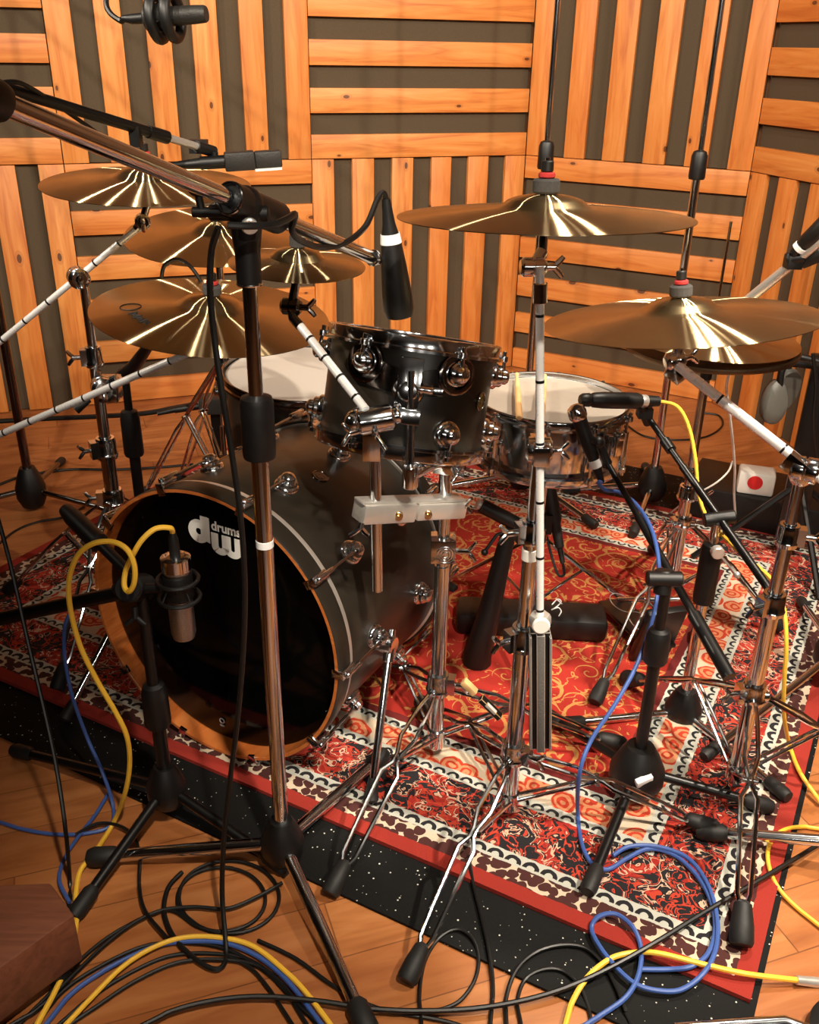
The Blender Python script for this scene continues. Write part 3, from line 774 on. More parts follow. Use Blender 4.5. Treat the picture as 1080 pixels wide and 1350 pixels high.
collar(P_(m1), (0, 0, 1), .0145, .042, (-1, -.5, 0)).done('height_clamp', 'chrome', st)
collar(P_(m2), (0, 0, 1), .0125, .040, (1, -.3, 0)).done('height_clamp', 'chrome', st)
collar(P_(lowz), (0, 0, 1), .0150, .042, (-1, -.2, 0)).done('leg_collar', 'chrome', st)
B().cyl(P_(.045), P_(.085), .018).done('leg_hub', 'chrome', st)
for f in ((.545, 1.05), (1.0, 1.42), (.50, 1.76)): dleg(st, P_(lowz-.01), gz(f[0], f[1], .012), P_(.07), frr=.019, fl=.07)
ba, be = at(1095, 640, 1.385), at(893, 482, c2Y-.01)
bar(be, ba, .0088, .13).done('boom_arm', ['whitened_chrome', 'black_metal'], st)
pm = P_(zt+.012); ratchet(pm+V((0, -.01, 0)), (1, -.5, 0), .022, .045).ball(pm+V((0, 0, -.015)), .019, 16, 10).box(pm+V((-.012, -.012, .004)), (.05, .03, .02), (ba-be), (0, 0, 1)).done('tilter', 'chrome', st, bevel=.002)
t2 = at(890, 475, c2Y); ratchet(t2, (1, .2, .2), .0155, .034).tube([t2, T2 @ V((0, 0, -.04))], .0085, 12).box(at(893, 492, c2Y), (.03, .02, .035), ba-be, (0, 0, 1)).done('tilter', 'chrome', st, bevel=.002)
topper(st, T2, top2, .045)

# left group: stand with two booms
T3, top3 = cymbal('crash_cymbal', 'bronze cymbal highest at left, partly behind the diagonal chrome boom', at(194, 243, 2.0), (.03, -.055, 1), .208, .016, .020)
T5, top5 = cymbal('ride_cymbal', 'large bronze cymbal with a black printed mark, lowest of the left cymbals', at(279, 414, 1.82), (.10, -.06, 1), .230, .018, .021, logo=196)
LXP = V((-.700, 2.0, 0)); st = thing('cymbal_stand', gz(LXP.x, LXP.y, 0), 'chrome double-boom cymbal stand at left holding the two largest left cymbals', 'cymbal stand', 'chrome cymbal stands')
P_ = lambda z: V((LXP.x, LXP.y, z)); ZR = lambda x, y: zof(x, y, 2.0)
zt, m2, m1, lowz = ZR(104, 368), ZR(125, 470), ZR(138, 590), ZR(150, 655)
B().tube([P_(.06), P_(m1)], .0165, 18).done('lower_tube', 'chrome', st)
B().tube([P_(m1-.02), P_(m2)], .0125, 16).done('middle_tube', 'chrome', st)
B().tube([P_(m2-.02), P_(zt)], .0098, 14).done('upper_tube', 'chrome', st)
collar(P_(m1), (0, 0, 1), .016, .05, (-1, -.6, 0)).done('height_clamp', 'chrome', st)
collar(P_(m2), (0, 0, 1), .0125, .045, (-1, -.3, 0)).done('height_clamp', 'chrome', st)
collar(P_(lowz), (0, 0, 1), .0165, .04, (-1, -.2, 0)).done('leg_collar', 'chrome', st)
for f in ((-1.04, 2.09), (-.55, 2.30), (-.77, 1.68)): dleg(st, P_(lowz-.01), gz(f[0], f[1], .012), P_(.09))
t3 = at(188, 292, 2.0); ba = at(-14, 462, 2.0)
bar(at(180, 302, 2.0), ba, .0068, .07).done('boom_arm', ['whitened_chrome', 'black_metal'], st)
ratchet(t3, (.3, -1, 0), .016, .030).tube([t3, T3 @ V((0, 0, -.03))], .008, 12).tube([t3, at(180, 302, 2.0)], .0095, 12).done('tilter', 'chrome', st)
pm = at(103, 366, 1.985); ratchet(pm, (.5, -1, 0), .022, .04).ball(P_(zt), .016).done('tilter', 'chrome', st)
topper(st, T3, top3, .035)
b0, b1 = at(-12, 578, 1.93), at(252, 464, 1.84)
bar(b1, b0, .0075, .075).done('boom_arm', ['whitened_chrome', 'black_metal'], st)
pm = at(136, 512, 1.95); ratchet(pm, (.4, -1, .1), .026, .055).box(pm+V((.0, .03, -.01)), (.05, .05, .05)).cyl(at(148, 505, 1.93), at(158, 500, 1.925), .014).done('tilter', 'chrome', st, bevel=.003)
wr = at(100, 540, 1.93); B().tube([at(118, 527, 1.94), wr], [.006, .011], 10).done('wing_handle', 'rubber', st)
t5 = at(270, 455, 1.83); ratchet(t5, (.4, -1, 0), .013, .028).tube([b1, t5], .008, 10).tube([t5, T5 @ V((0, 0, -.02))], .007, 10).done('tilter', 'black_metal', st)
topper(st, T5, top5, .03)
# fourth cymbal, behind
T4, top4 = cymbal('crash_cymbal', 'reddish bronze cymbal tilted behind the upper chrome boom swivel at left', at(286, 309, 2.42), (.02, -.15, 1), .228, .016, .019)
sp4 = T4 @ V((0, 0, -.06)); st = thing('cymbal_stand', gz(sp4.x, sp4.y, 0), 'chrome cymbal stand behind the floor tom with one braced leg showing at left', 'cymbal stand', 'chrome cymbal stands')
P_ = lambda z: V((sp4.x, sp4.y, z))
B().tube([P_(.08), P_(.75)], .0125, 14).tube([P_(.70), P_(sp4.z)], .0095, 12).done('pole', 'chrome', st)
collar(P_(.56), (0, 0, 1), .0135, .04, (1, -.3, 0)).done('leg_collar', 'chrome', st)
fl = on(186, 658, .03); B0 = [fl, V((sp4.x-.25, sp4.y+.33, .03)), V((sp4.x+.10, sp4.y+.40, .03))]
for f in B0: dleg(st, P_(.55), gz(f.x, f.y, .012), P_(.12), w=.010)
topper(st, T4, top4, .05, red=False, fr=.015)
# splash
T6, top6 = cymbal('splash_cymbal', 'small bronze splash cymbal on the arm beside the rack tom', at(392, 348, 1.54), (.05, -.045, 1), .110, .012, .015, .040)

# tom stand with multi clamp and splash arm
tY = 1.5; tb = V((.062, tY, 0)); st = thing('tom_stand', gz(tb.x, tb.y, 0), 'chrome tripod stand holding the rack tom and the splash arm on a silver clamp bar', 'drum stand')
P_ = lambda z: V((tb.x, tb.y, z)); ZR = lambda y: zof(582, y, tY)
zt, zc, zm, lowz = ZR(606), ZR(722), ZR(745), ZR(900)
B().tube([P_(.055), P_(zm)], .0142, 18).done('lower_tube', 'chrome', st)
B().tube([P_(zm-.02), P_(zt)], .0115, 16).done('upper_tube', 'chrome', st)
b = B().box(P_(zc), (.044, .040, .046)); wing(b, P_(zc)+V((.02, -.01, .0)), (1, -.3, .1), (0, 0, 1), .03, .02)
for r_ in (.006, .011, .016): b.ring(P_(zc)+V((.004, -.0205, -.004)), (0, 1, 0), r_, .0014, 24, 6)
b.done('height_clamp', 'chrome', st, bevel=.002)
collar(P_(lowz), (0, 0, 1), .015, .045, (1, -.2, 0)).done('leg_collar', 'chrome', st)
B().cyl(P_(.045), P_(.09), .018).done('leg_hub', 'chrome', st)
for f in ((-.125, 1.150), (.45, 1.53), (-.10, 1.83)): dleg(st, P_(lowz-.012), gz(f[0], f[1], .012), P_(.075), w=.015)
tcl = P_(zt); b = B()
b.box(tcl+V((.006, -.004, -.004)), (.05, .036, .032), (1, -.3, 0)); wing(b, tcl+V((.012, -.02, -.006)), (.4, -1, -.4), (1, 0, .4), .02, .016)
b.tube([tcl, tcl.lerp(rodB, .6)+V((0, 0, .004)), rodB], .010, 12); b.cyl(rodB+V((0, 0, -.02)), rodB+V((0, 0, .02)), .013)
b.done('tom_clamp', 'chrome', st, bevel=.002)
B().tube([rodT, rodB+V((0, 0, -.022))], .0065, 12).done('tom_rod', 'chrome', st)
bl, br_ = at(474, 676, 1.385), at(606, 670, 1.500); bm_ = (bl+br_)/2; dx_ = (br_-bl).normalized()
b = B().box(bl.lerp(br_, .24)+V((0, .005, .0)), ((br_-bl).length*.50, .040, .034), dx_).box(bl.lerp(br_, .76)+V((0, .005, .0)), ((br_-bl).length*.50, .040, .030), dx_)
b.box(bm_+V((0, .005, .019)), ((br_-bl).length*1.02, .032, .006), dx_)
cb = b.done('clamp_bar', 'satin_metal', st, bevel=.003); cb['label'] = 'silver double clamp bar'
for f_ in (.37, .66):
    q = bl.lerp(br_, f_); B().cyl(q+V((0, -.022, 0)), q+V((0, -.012, 0)), .0085, 18).cyl(q+V((0, -.026, 0)), q+V((0, -.022, 0)), .004, 10).done('bolt', 'brass', cb)
b = B(); wing(b, br_+V((-.004, -.004, .004)), (1, -.3, .3), (0, -.4, 1), .016, .018); b.done('wing_nut', 'chrome', cb); b = B(); wing(b, bl+V((.004, -.012, -.012)), (-.2, -.6, -1), (1, 0, 0), .012, .016); b.done('wing_nut', 'chrome', cb)
s0, s1 = at(498, 778, 1.405), at(494, 572, 1.405)
B().tube([s0, s1], .0095, 14).done('splash_tube', 'chrome', st)
cl = at(490, 556, 1.400); b = B().box(cl+V((.0, .003, -.034)), (.028, .03, .06)).cyl(cl+V((-.022, -.006, 0)), cl+V((.034, .004, .008)), .0215).cyl(cl+V((.034, .004, .008)), cl+V((.044, .006, .011)), .014)
wing(b, cl+V((-.014, -.01, -.01)), (-1, -.5, -.1), (0, .3, 1), .024, .018); wing(b, cl+V((.004, -.018, -.012)), (.7, -1, -.3), (.5, 0, -1), .012, .018)
b.done('splash_tilter', 'chrome', st, bevel=.002)
e0, e1 = at(482, 540, 1.395), at(396, 430, 1.52)
bar(e1, e0, .0072, .045).done('splash_arm', ['whitened_chrome', 'black_metal'], st)
t6 = at(384, 404, 1.54)
ratchet(t6, (1, -.2, 0), .014, .034).tube([e1, at(387, 420, 1.53), t6], .0085, 10).tube([t6, T6 @ V((0, 0, -.02))], .0075, 10).done('tilter', 'dark_chrome', st)
topper(st, T6, top6, .03, red=False, fr=.013)

sl0, sl1 = at(606, 893, 1.475), at(664, 950, 1.45); sld = (sl1-sl0).normalized()
b = B().use(0).box(sl0.lerp(sl1, .22), (.034, .016, .012), sld).use(1).box(sl0.lerp(sl1, .70), (.055, .017, .011), sld).use(2).box(sl0.lerp(sl1, .72)+V((-.001, -.006, .0045)), (.026, .010, .006), sld)
b.done('leg_tag', ['stick_wood', 'black_plastic', 'white_label'], st, bevel=.001)
# hi-hat
hb = V((.668, 2.06, 0))
hx = lambda z: V((hb.x, hb.y, z))
zh = zof(938, 452, hb.y)
cymbal('hi_hat_cymbal', 'upper hi-hat cymbal under the large right cymbal', hx(zh+.012), (.02, 0, 1), .188, .015, .017)
Tb, _ = cymbal('hi_hat_cymbal', 'lower hi-hat cymbal, its dark rim just below the upper one', hx(zh-.004), (.02, 0.0, -1), .190, .012, .015)
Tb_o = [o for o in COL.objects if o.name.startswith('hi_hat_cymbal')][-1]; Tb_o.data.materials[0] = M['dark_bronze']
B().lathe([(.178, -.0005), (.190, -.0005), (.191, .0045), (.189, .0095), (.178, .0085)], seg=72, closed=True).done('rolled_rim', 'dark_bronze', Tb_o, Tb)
st = thing('hi_hat_stand', gz(hb.x, hb.y, 0), 'chrome hi-hat stand with pedal at right behind the snare', 'hi-hat stand')
B().tube([hx(.12), hx(zh-.045)], .0105, 14).tube([hx(.12), hx(.36)], .0145, 16).done('pole', 'chrome', st)
B().tube([hx(zh-.05), hx(zof(965, 292, hb.y))], .0032, 8).done('pull_rod', 'chrome', st)
B().cyl(hx(zh-.055), hx(zh-.026), .022).cyl(hx(zh-.085), hx(zh-.055), .013).done('seat_cup', 'black_plastic', st)
b = B().cyl(hx(zh+.045), hx(zh+.075), .010); wing(b, hx(zh+.07), (1, -.4, 0), (0, 0, 1), .012, .012); b.done('clutch', 'chrome', st)
collar(hx(.36), (0, 0, 1), .0145, .036, (1, -.4, 0)).done('height_clamp', 'chrome', st)
b = B()
for k in range(3): b.ring(hx(.40+.012*k), (0, 0, 1), .012, .004, 20, 6)
b.done('spring_rings', 'dark_chrome', st)
collar(hx(.285), (0, 0, 1), .0150, .03, (-1, -.4, 0)).done('leg_collar', 'chrome', st)
for f in (on(782, 940), V((.93, 1.98, 0)), V((.70, 2.38, 0))): dleg(st, hx(.275), gz(f.x, f.y, .012), hx(.10), w=.012)
# pedal: frame, footboard
tp, hp_ = on(872, 862, .05), on(806, 785, .05)
pd = (tp-hp_).normalized(); ps = V((pd.y, -pd.x, 0))
b = B().box((tp+hp_)/2+V((0, 0, .0)), ((tp-hp_).length, .075, .012), pd+V((0, 0, .12)))
fb = b.done('footboard', 'black_metal', st, bevel=.004)
b = B(); mid = hp_.lerp(tp, .22)+V((0, 0, .004)); n_ = V((0, 0, .010))
b.tube([mid+pd*.045*math.cos(t)+ps*.026*math.sin(t)+n_ for t in [2*PI*k/20 for k in range(21)]], .0012, 5)
m3 = hp_.lerp(tp, .62)+V((0, 0, .012)); b.tube([m3+pd*.05*math.cos(t)+ps*.026*math.sin(t)+n_ for t in [2*PI*k/20 for k in range(21)]], .0012, 5)
b.done('engraved_outline', 'satin_metal', fb)
hl_ = on(866, 838, .09)
B().box(hl_, (.098, .020, .185), (1, .25, 0), (.1, 1, .3)).done('front_plate', 'black_metal', st, bevel=.004)
B().tube([on(815, 790, .09), on(850, 790, .12), on(895, 790, .12)], .006, 10).cyl(on(851, 786, .12), on(849, 806, .10), .004).tube([on(852, 790, .13), on(877, 818, .10)], .0028, 8).ball(on(877, 818, .10), .006).done('linkage', 'chrome', st)

# ------------------------------------------------------------------ microphone stands
def tripod(name, label, axis, hub_z, feet, top, r_low, r_up, zj, mat='chrome', legr=.0085, hubr=.034, hubh=.085, grip=None, leg_mat=None, cat='microphone stand', group='microphone stands'):
    ax = V(axis); P = lambda z: V((ax.x, ax.y, z)); leg_mat = leg_mat or mat
    st = thing(name, gz(ax.x, ax.y, 0), label, cat, group)
    B().lathe([(0, -hubh*.5), (hubr*.72, -hubh*.48), (hubr, -hubh*.25), (hubr, 0), (hubr*.72, hubh*.32), (hubr*.5, hubh*.5), (0, hubh*.5)], P(hub_z), (0, 0, 1), 24).done('hub', 'black_plastic', st)
    B().tube([P(hub_z+hubh*.45), P(zj)], r_low, 16).done('lower_tube', mat, st)
    if top > zj: B().tube([P(zj-.02), P(top)], r_up, 14).done('upper_tube', mat, st)
    if grip: B().lathe([(r_low, -grip/2), (r_low+.009, -grip/2), (r_low+.011, -grip/2+.006), (r_low+.010, grip*.3), (r_low+.006, grip/2-.004), (r_up, grip/2)], P(zj), (0, 0, 1), 20).done('clutch', 'black_plastic', st)
    for f in feet:
        g = gz(f[0], f[1], .013); h = V((g.x-ax.x, g.y-ax.y, 0)).normalized()
        p = P(hub_z-.012)+h*hubr*.8; e = (g-p).normalized()
        l = B().tube([p, g-e*.03], legr, 10).done('leg', leg_mat, st)
        B().lathe([(0, 0), (legr*1.1, 0), (legr*1.5, .008), (legr*1.6, .045), (legr*1.3, .055), (0, .056)], g-e*.055, e, 14).done('rubber_foot', 'rubber', l)
    return st, P
# large chrome stand in front
MY = 1.22; mA = at(372, 1105, MY); f1, f2, f3 = on(118, 1138), on(488, 1372), on(507, 1008)
st1, P1 = tripod('microphone_stand', 'tall chrome boom stand in the foreground crossing in front of the bass drum', (mA.x, MY), zof(372, 1106, MY), [(f1.x, f1.y), (f2.x, f2.y), (f3.x, f3.y)], zof(318, 372, MY), .0128, .0100, zof(331, 572, MY), 'chrome', .0115, .038, .090)
zg0, zg1 = zof(333, 602, MY), zof(328, 520, MY)
B().lathe([(.0128, zg0), (.0225, zg0), (.0235, zg0+.006), (.0235, zg1-.012), (.0215, zg1-.004), (.0100, zg1)], P1(0), (0, 0, 1), 24).done('clutch', 'black_plastic', st1)
pl = P1(zof(345, 716, MY)); B().cyl(pl-V((0, 0, .007)), pl+V((0, 0, .008)), .0133).done('label_band', 'white_label', st1)
pz = P1(zof(308, 270, MY)); lft = at(12, 140, .90); tip = at(492, 340, 1.53)
bd_ = (tip-lft).normalized()
ns = pz-lft; pv = lft+bd_*ns.dot(bd_)
b = B().tube([P1(zof(317, 372, MY)), P1(zof(315, 330, MY))], .0165, 16).tube([P1(zof(315, 332, MY)), P1(zof(310, 280, MY))], [.0165, .0225], 18).ball(pz, .024, 18, 12)
b.tube([pv-bd_*.035, pv+bd_*.075], .0205, 18).tube([pv+bd_*.075, pv+bd_*.085], [.0205, .014], 18)
b.cyl(pz+V((-.045, .0, -.01)), pz+V((.03, -.0, -.01)), .010)
sw = b.done('boom_swivel', 'black_plastic', st1)
B().cyl(pz+V((.010, -.030, -.022)), pz+V((.008, -.0235, -.020)), .0105, 18).done('bolt', 'satin_metal', sw)
B().ring(pv-bd_*.036, bd_, .0185, .0022, 30, 8).done('ring', 'chrome', sw); B().ring(P1(zof(318, 374, MY)), (0, 0, 1), .0150, .0022, 30, 8).done('ring', 'chrome', sw)
kn = pz+V((-.052, -.01, .004)); B().ball(kn+V((-.004, 0, .018)), .012).tube([kn+V((-.004, 0, .018)), kn+V((0.0, 0, -.012))], .005).cyl(kn+V((-.012, 0, -.012)), kn+V((.03, 0, -.012)), .0065).done('tension_knob', 'black_plastic', sw)
B().tube([lft-bd_*.03, tip], .0105, 14).done('boom_arm', 'chrome', st1)
B().lathe([(0, 0), (.014, .0), (.0185, .006), (.0185, .070), (.0165, .078), (.0105, .080)], lft-bd_*.086, bd_, 24).done('counterweight', 'black_plastic', st1)
B().ring(tip, bd_, .0105, .003, 24, 8).cyl(tip, tip+bd_*.022, .007).done('tip_ring', 'chrome', st1)
# tom microphone on it
def mic_body(name, label, p, q, prof, mat, cat='microphone', group=None):
    p, q = V(p), V(q); L = (q-p).length
    o = B().lathe([(r, h*L) for r, h in prof], (0, 0, 0), (0, 0, 1), 22).done(name, mat, root=basis(p, q-p)); tag(o, label, cat, group or 'microphones on the drum kit'); return o
ma, mb_ = at(509, 262, 1.55), at(527, 418, 1.56)
mi = mic_body('microphone', 'black tapered microphone on the foreground boom pointing down at the rack tom', ma, mb_, [(0, 0), (.007, 0), (.0085, .10), (.0105, .2), (.0165, .34), (.021, .55), (.025, .80), (.0255, .92), (.022, .99), (0, 1)], 'black_plastic')
Tm = basis(ma, mb_-ma); Lm = (mb_-ma).length
B().lathe([(.0148, Lm*.28), (.0156, Lm*.28), (.0176, Lm*.36), (.0168, Lm*.36)], seg=24).done('label_band', 'white_label', mi, Tm)
B().tube([V((0, -.02, Lm*.62)), V((0, -.0252, Lm*.62))], .004, 8).done('screw', 'satin_metal', mi, Tm)

# black boom from the left with pencil condenser
bA, bB = at(282, 200, 1.72), at(0, 114, 1.40); bC = bA+(bB-bA)*2.3
st = thing('microphone_stand', gz(bC.x, bC.y, 0), 'black boom reaching in from the left edge above the upper left cymbal', 'microphone stand', 'microphone stands')
bd2 = (bA-bB).normalized()
B().tube([bC, bA.lerp(bB, .34)], .0085, 12).tube([bA.lerp(bB, .36), bA.lerp(bB, .26)], .0105, 12).done('boom_arm', 'black_metal', st)
B().tube([bA.lerp(bB, .28), bA.lerp(bB, .08)], .0062, 12).done('boom_tip', 'satin_metal', st)
b = B().tube([bA.lerp(bB, .10), bA], .0095, 12).box(at(262, 193, 1.72), (.03, .02, .022)).cyl(at(283, 200, 1.71), at(283, 212, 1.71), .006)
b.done('mic_clip', 'black_plastic', st)
B().box(at(179, 180, 1.585), (.016, .020, .03)).done('cable_clip', 'black_plastic', st)
B().tube([V((bC.x, bC.y, .08)), bC], .011, 12).lathe([(0, 0), (.12, 0), (.12, .01), (.03, .03), (.012, .08), (0, .08)], gz(bC.x, bC.y, 0.001), (0, 0, 1), 28).done('pole', 'black_metal', st)
p0, p1, p2 = at(296, 213, 1.71), at(336, 211, 1.72), at(371, 208, 1.73)
mx_ = (p2-p0).normalized()
o = B().box((p0+p1)/2, ((p1-p0).length, .034, .030), mx_).box((p1+p2)/2, ((p2-p1).length, .030, .027), mx_).done('condenser_microphone', 'mic_dark', bevel=.003)
origin(o, p0); tag(o, 'black square-bodied condenser microphone lying level on the black left boom', 'microphone', 'microphones on the drum kit')
q0 = at(225, 218, 1.69); B().tube([p0, p0.lerp(q0, .45)], .011, 14).tube([p0.lerp(q0, .45), q0], [.009, .005], 12).done('connector', 'black_plastic', o)
B().box((p1+p2)/2+V((0, -.004, -.0155)), ((p2-p1).length, .024, .004), mx_).done('light_strip', 'white_plastic', o)

# hanging condenser microphone with shock mount, on a stand at the left back
m4 = V((-1.172, 2.63, 0))
st4, P4 = tripod('microphone_stand', 'chrome microphone stand with black base at far left near the wall', (m4.x, m4.y), .075, [(-1.52, 2.50), (-.87, 2.55), (-1.20, 2.98)], 1.78, .0135, .0105, .9, 'dark_chrome', .009, .045, .13, .10)
hg = at(218, 22, 1.8); hgt = hg+V((.01, .02, .17))
B().tube([P4(1.74)-V((.25, -.28, -.0)), P4(1.74), hgt+V((0, 0, .015))], .0095, 12).done('boom_arm', 'dark_chrome', st4)
B().cyl(P4(1.71), P4(1.77), .02).done('boom_swivel', 'black_plastic', st4)
B().tube([hgt+V((0, 0, .02)), hg+V((-.012, .01, .05))], .006, 10).done('drop_rod', 'dark_chrome', st4)
mxd = (at(276, 22, 1.79)-at(190, 28, 1.81)).normalized(); c_ = hg
rings_ = B()
for s_ in (-.018, .018): rings_.ring(c_+mxd*s_*.75, mxd, .0335, .0095, 36, 10)
for k in range(8):
    a = 2*PI*k/8+.3; x_, y_, _ = frame(mxd); d_ = x_*math.cos(a)+y_*math.sin(a)
    rings_.tube([c_+mxd*.018*(1 if k % 2 else -1)+d_*.040, c_+d_*.020], .0018, 6)
rings_.box(c_+V((0, 0, .045)), (.03, .02, .02))
sm = rings_.done('shock_mount', 'black_plastic', st4); sm['label'] = 'black ring shock mount'
o = mic_body('condenser_microphone', 'black condenser microphone in a ring shock mount hanging at the top left', c_-mxd*.036, c_+mxd*.074, [(0, 0), (.017, 0), (.0215, .03), (.0215, .07), (.0195, .09), (.0215, .11), (.0215, .15), (.0195, .17), (.0215, .19), (.0215, .34), (.017, .38), (.015, .45), (.0145, .80), (.0135, .97), (.012, 1), (0, 1)], 'mic_dark')
B().tube([c_-mxd*.036, c_-mxd*.062, c_-mxd*.078+V((0, 0, .002))], [.009, .008, .005], 12).done('connector', 'black_plastic', o)

# two tall poles at the back
def backpole(px, py, label, feet, top=1.95, zj=None, Y=None):
    p = on(px, py)
    st, P = tripod('microphone_stand', label, (p.x, p.y), .085, [(p.x+a, p.y+b_) for a, b_ in feet], top, .0115, .0082, zj, 'chrome', .0095, .045, .11, .075)
    return st, P
p5 = on(686, 652)
backpole(686, 652, 'tall chrome microphone stand rising behind the centre crash cymbal', [(.20, -.27), (-.30, -.03), (.06, .30)], zj=zof(722, 204, p5.y))
p6 = on(856, 668); f6 = on(833, 716)
backpole(856, 668, 'tall chrome microphone stand rising behind the large right cymbal', [(f6.x-p6.x, f6.y-p6.y), (.05, .30), (-.27, .06)], zj=zof(914, 217, p6.y))

# kick microphone stand: low and black
kA = V((-.440, 1.33)); kt = zof(184, 778, 1.33)
stK, PK = tripod('microphone_stand', 'short black microphone stand standing in front of the bass drum at left', kA, .085, [(on(98, 1216).x, on(98, 1216).y), (-.80, 1.50), (-.20, 1.20)], kt, .0125, .0105, .27, 'black_metal', .0095, .036, .09, .09)
hk0, hk1 = at(86, 672, 1.50), at(178, 762, 1.345)
B().tube([hk0, hk0.lerp(hk1, .12), hk0.lerp(hk1, .5), hk0.lerp(hk1, .52), hk1], [.012, .0165, .0175, .010, .010], 14).done('boom_handle', 'black_plastic', stK)
B().tube([at(-20, 820, 1.42), at(95, 795, 1.38), at(186, 776, 1.34)], .0125, 12).done('boom_arm', 'black_metal', stK)
b = B().cyl(at(168, 776, 1.30), at(190, 774, 1.37), .024).cyl(at(150, 776, 1.33), at(215, 775, 1.31), .008); wing(b, at(178, 800, 1.30), (0, -.3, -1), (1, 0, 0), .02, .016)
b.done('boom_swivel', 'black_plastic', stK)
B().tube([at(205, 776, 1.315), at(215, 768, 1.315)], .008, 10).done('boom_tip', 'black_metal', stK)
ka, kb = at(231, 733, 1.32), at(243, 840, 1.32); kd = (kb-ka).normalized(); KL = (kb-ka).length
o = mic_body('condenser_microphone', 'silver condenser microphone hanging in front of the black bass drum head', ka, kb, [(0, 0), (.018, 0), (.0235, .02), (.0235, .17), (.021, .19), (.021, .5), (.0195, .52), (.0205, .54), (.0205, .93), (.018, .99), (0, 1)], 'mic_silver')
B().lathe([(.0080, -.0008), (.0185, -.0008), (.0242, .002), (.0242, .0225), (.0220, .0240)], ka, kd, 24).done('end_cap', 'chrome', o)
Tk = basis(ka, kd)
B().lathe([(.0225, KL*.2), (.0238, KL*.22), (.0238, KL*.48), (.0225, KL*.5)], seg=24).done('body_band', 'black_plastic', o, Tk)
B().tube([ka, ka-kd*.012, ka-kd*.03, ka-kd*.042], [.009, .009, .008, .005], 12).done('connector', 'black_plastic', o)
rings_ = B(); kc = ka+kd*KL*.38
for s_ in (-.016, .018): rings_.ring(kc+kd*s_, kd, .033, .0035, 32, 8)
x_, y_, _ = frame(kd)
for k in range(8):
    a = 2*PI*k/8; d_ = x_*math.cos(a)+y_*math.sin(a); rings_.tube([kc+kd*.017*(1 if k % 2 else -1)+d_*.033, kc+d_*.0225], .0016, 6)
rings_.tube([at(214, 770, 1.315), kc-x_*0+V((-.034, 0, 0))], .006, 8)
rings_.done('shock_mount', 'black_plastic', stK)['label'] = 'black cage mount around the silver microphone'

# snare microphone stands
sA = V((.445, 1.40)); sz = zof(838, 1012, 1.40)
stS, PS = tripod('microphone_stand', 'black microphone stand with white-labelled base on the rug in front of the hi-hat pedal', sA, sz, [(on(772, 1192).x, on(772, 1192).y), (.70, 1.36), (.30, 1.63)], zof(876, 765, 1.40), .0115, .0095, zof(868, 850, 1.40), 'black_metal', .0095, .052, .105, .07)
B().box(at(849, 1029, 1.355), (.034, .012, .018), (1, .35, .25), (-.3, 1, .3)).done('sticker', 'white_label', stS, bevel=.002)
bb0, bb1 = at(802, 612, 1.78), at(962, 893, 1.33); pvt = at(876, 763, 1.40)
B().tube([bb0, bb0.lerp(bb1, .30)], .0062, 10).tube([bb0.lerp(bb1, .28), bb0.lerp(bb1, .76)], .0080, 12).tube([bb0.lerp(bb1, .74), bb1], .0125, 14).done('boom_arm', 'black_metal', stS)
B().cyl(pvt+V((-.03, 0, 0)), pvt+V((.03, .0, 0)), .0135).cyl(pvt+V((0, 0, -.03)), pvt+V((0, .01, .012)), .015).done('boom_swivel', 'black_plastic', stS)
s2A = V((.605, 1.655)); s2z = zof(906, 932, 1.655)
stS2, PS2 = tripod('microphone_stand', 'chrome-legged boom stand with black padded pole in front of the hi-hat', s2A, s2z, [(on(737, 968).x, on(737, 968).y), (on(1036, 1066).x, on(1036, 1066).y), (.72, 1.97)], zof(947, 690, 1.655), .0115, .0095, zof(938, 770, 1.655), 'chrome', .0090, .040, .09)
B().lathe([(.0115, -.075), (.0205, -.073), (.0215, -.06), (.0215, .05), (.019, .06), (.0095, .065)], PS2(zof(940, 752, 1.655)), (0, 0, 1), 20).done('clutch', 'black_plastic', stS2)
ab0, ab1 = at(856, 552, 1.90), at(1020, 785, 1.50); pvA = ab0.lerp(ab1, .60)
B().tube([ab0, ab0.lerp(ab1, .32)], .0068, 10).tube([ab0.lerp(ab1, .14), ab0.lerp(ab1, .20)], .0115, 12).tube([ab0.lerp(ab1, .30), ab1], .0085, 12).done('boom_arm', 'black_metal', stS2)
B().tube([PS2(zof(947, 692, 1.655)), pvA], .012, 12).cyl(pvA+V((-.03, 0, -.005)), pvA+V((.03, -.0, .005)), .014).done('boom_swivel', 'black_plastic', stS2)
kn = at(946, 728, 1.62); B().cyl(kn+V((0, -.008, 0)), kn+V((0, .008, 0)), .013, 18).tube([kn, at(972, 758, 1.60)], .0025, 8).ball(at(972, 758, 1.60), .0075).done('knob', 'satin_metal', stS2)
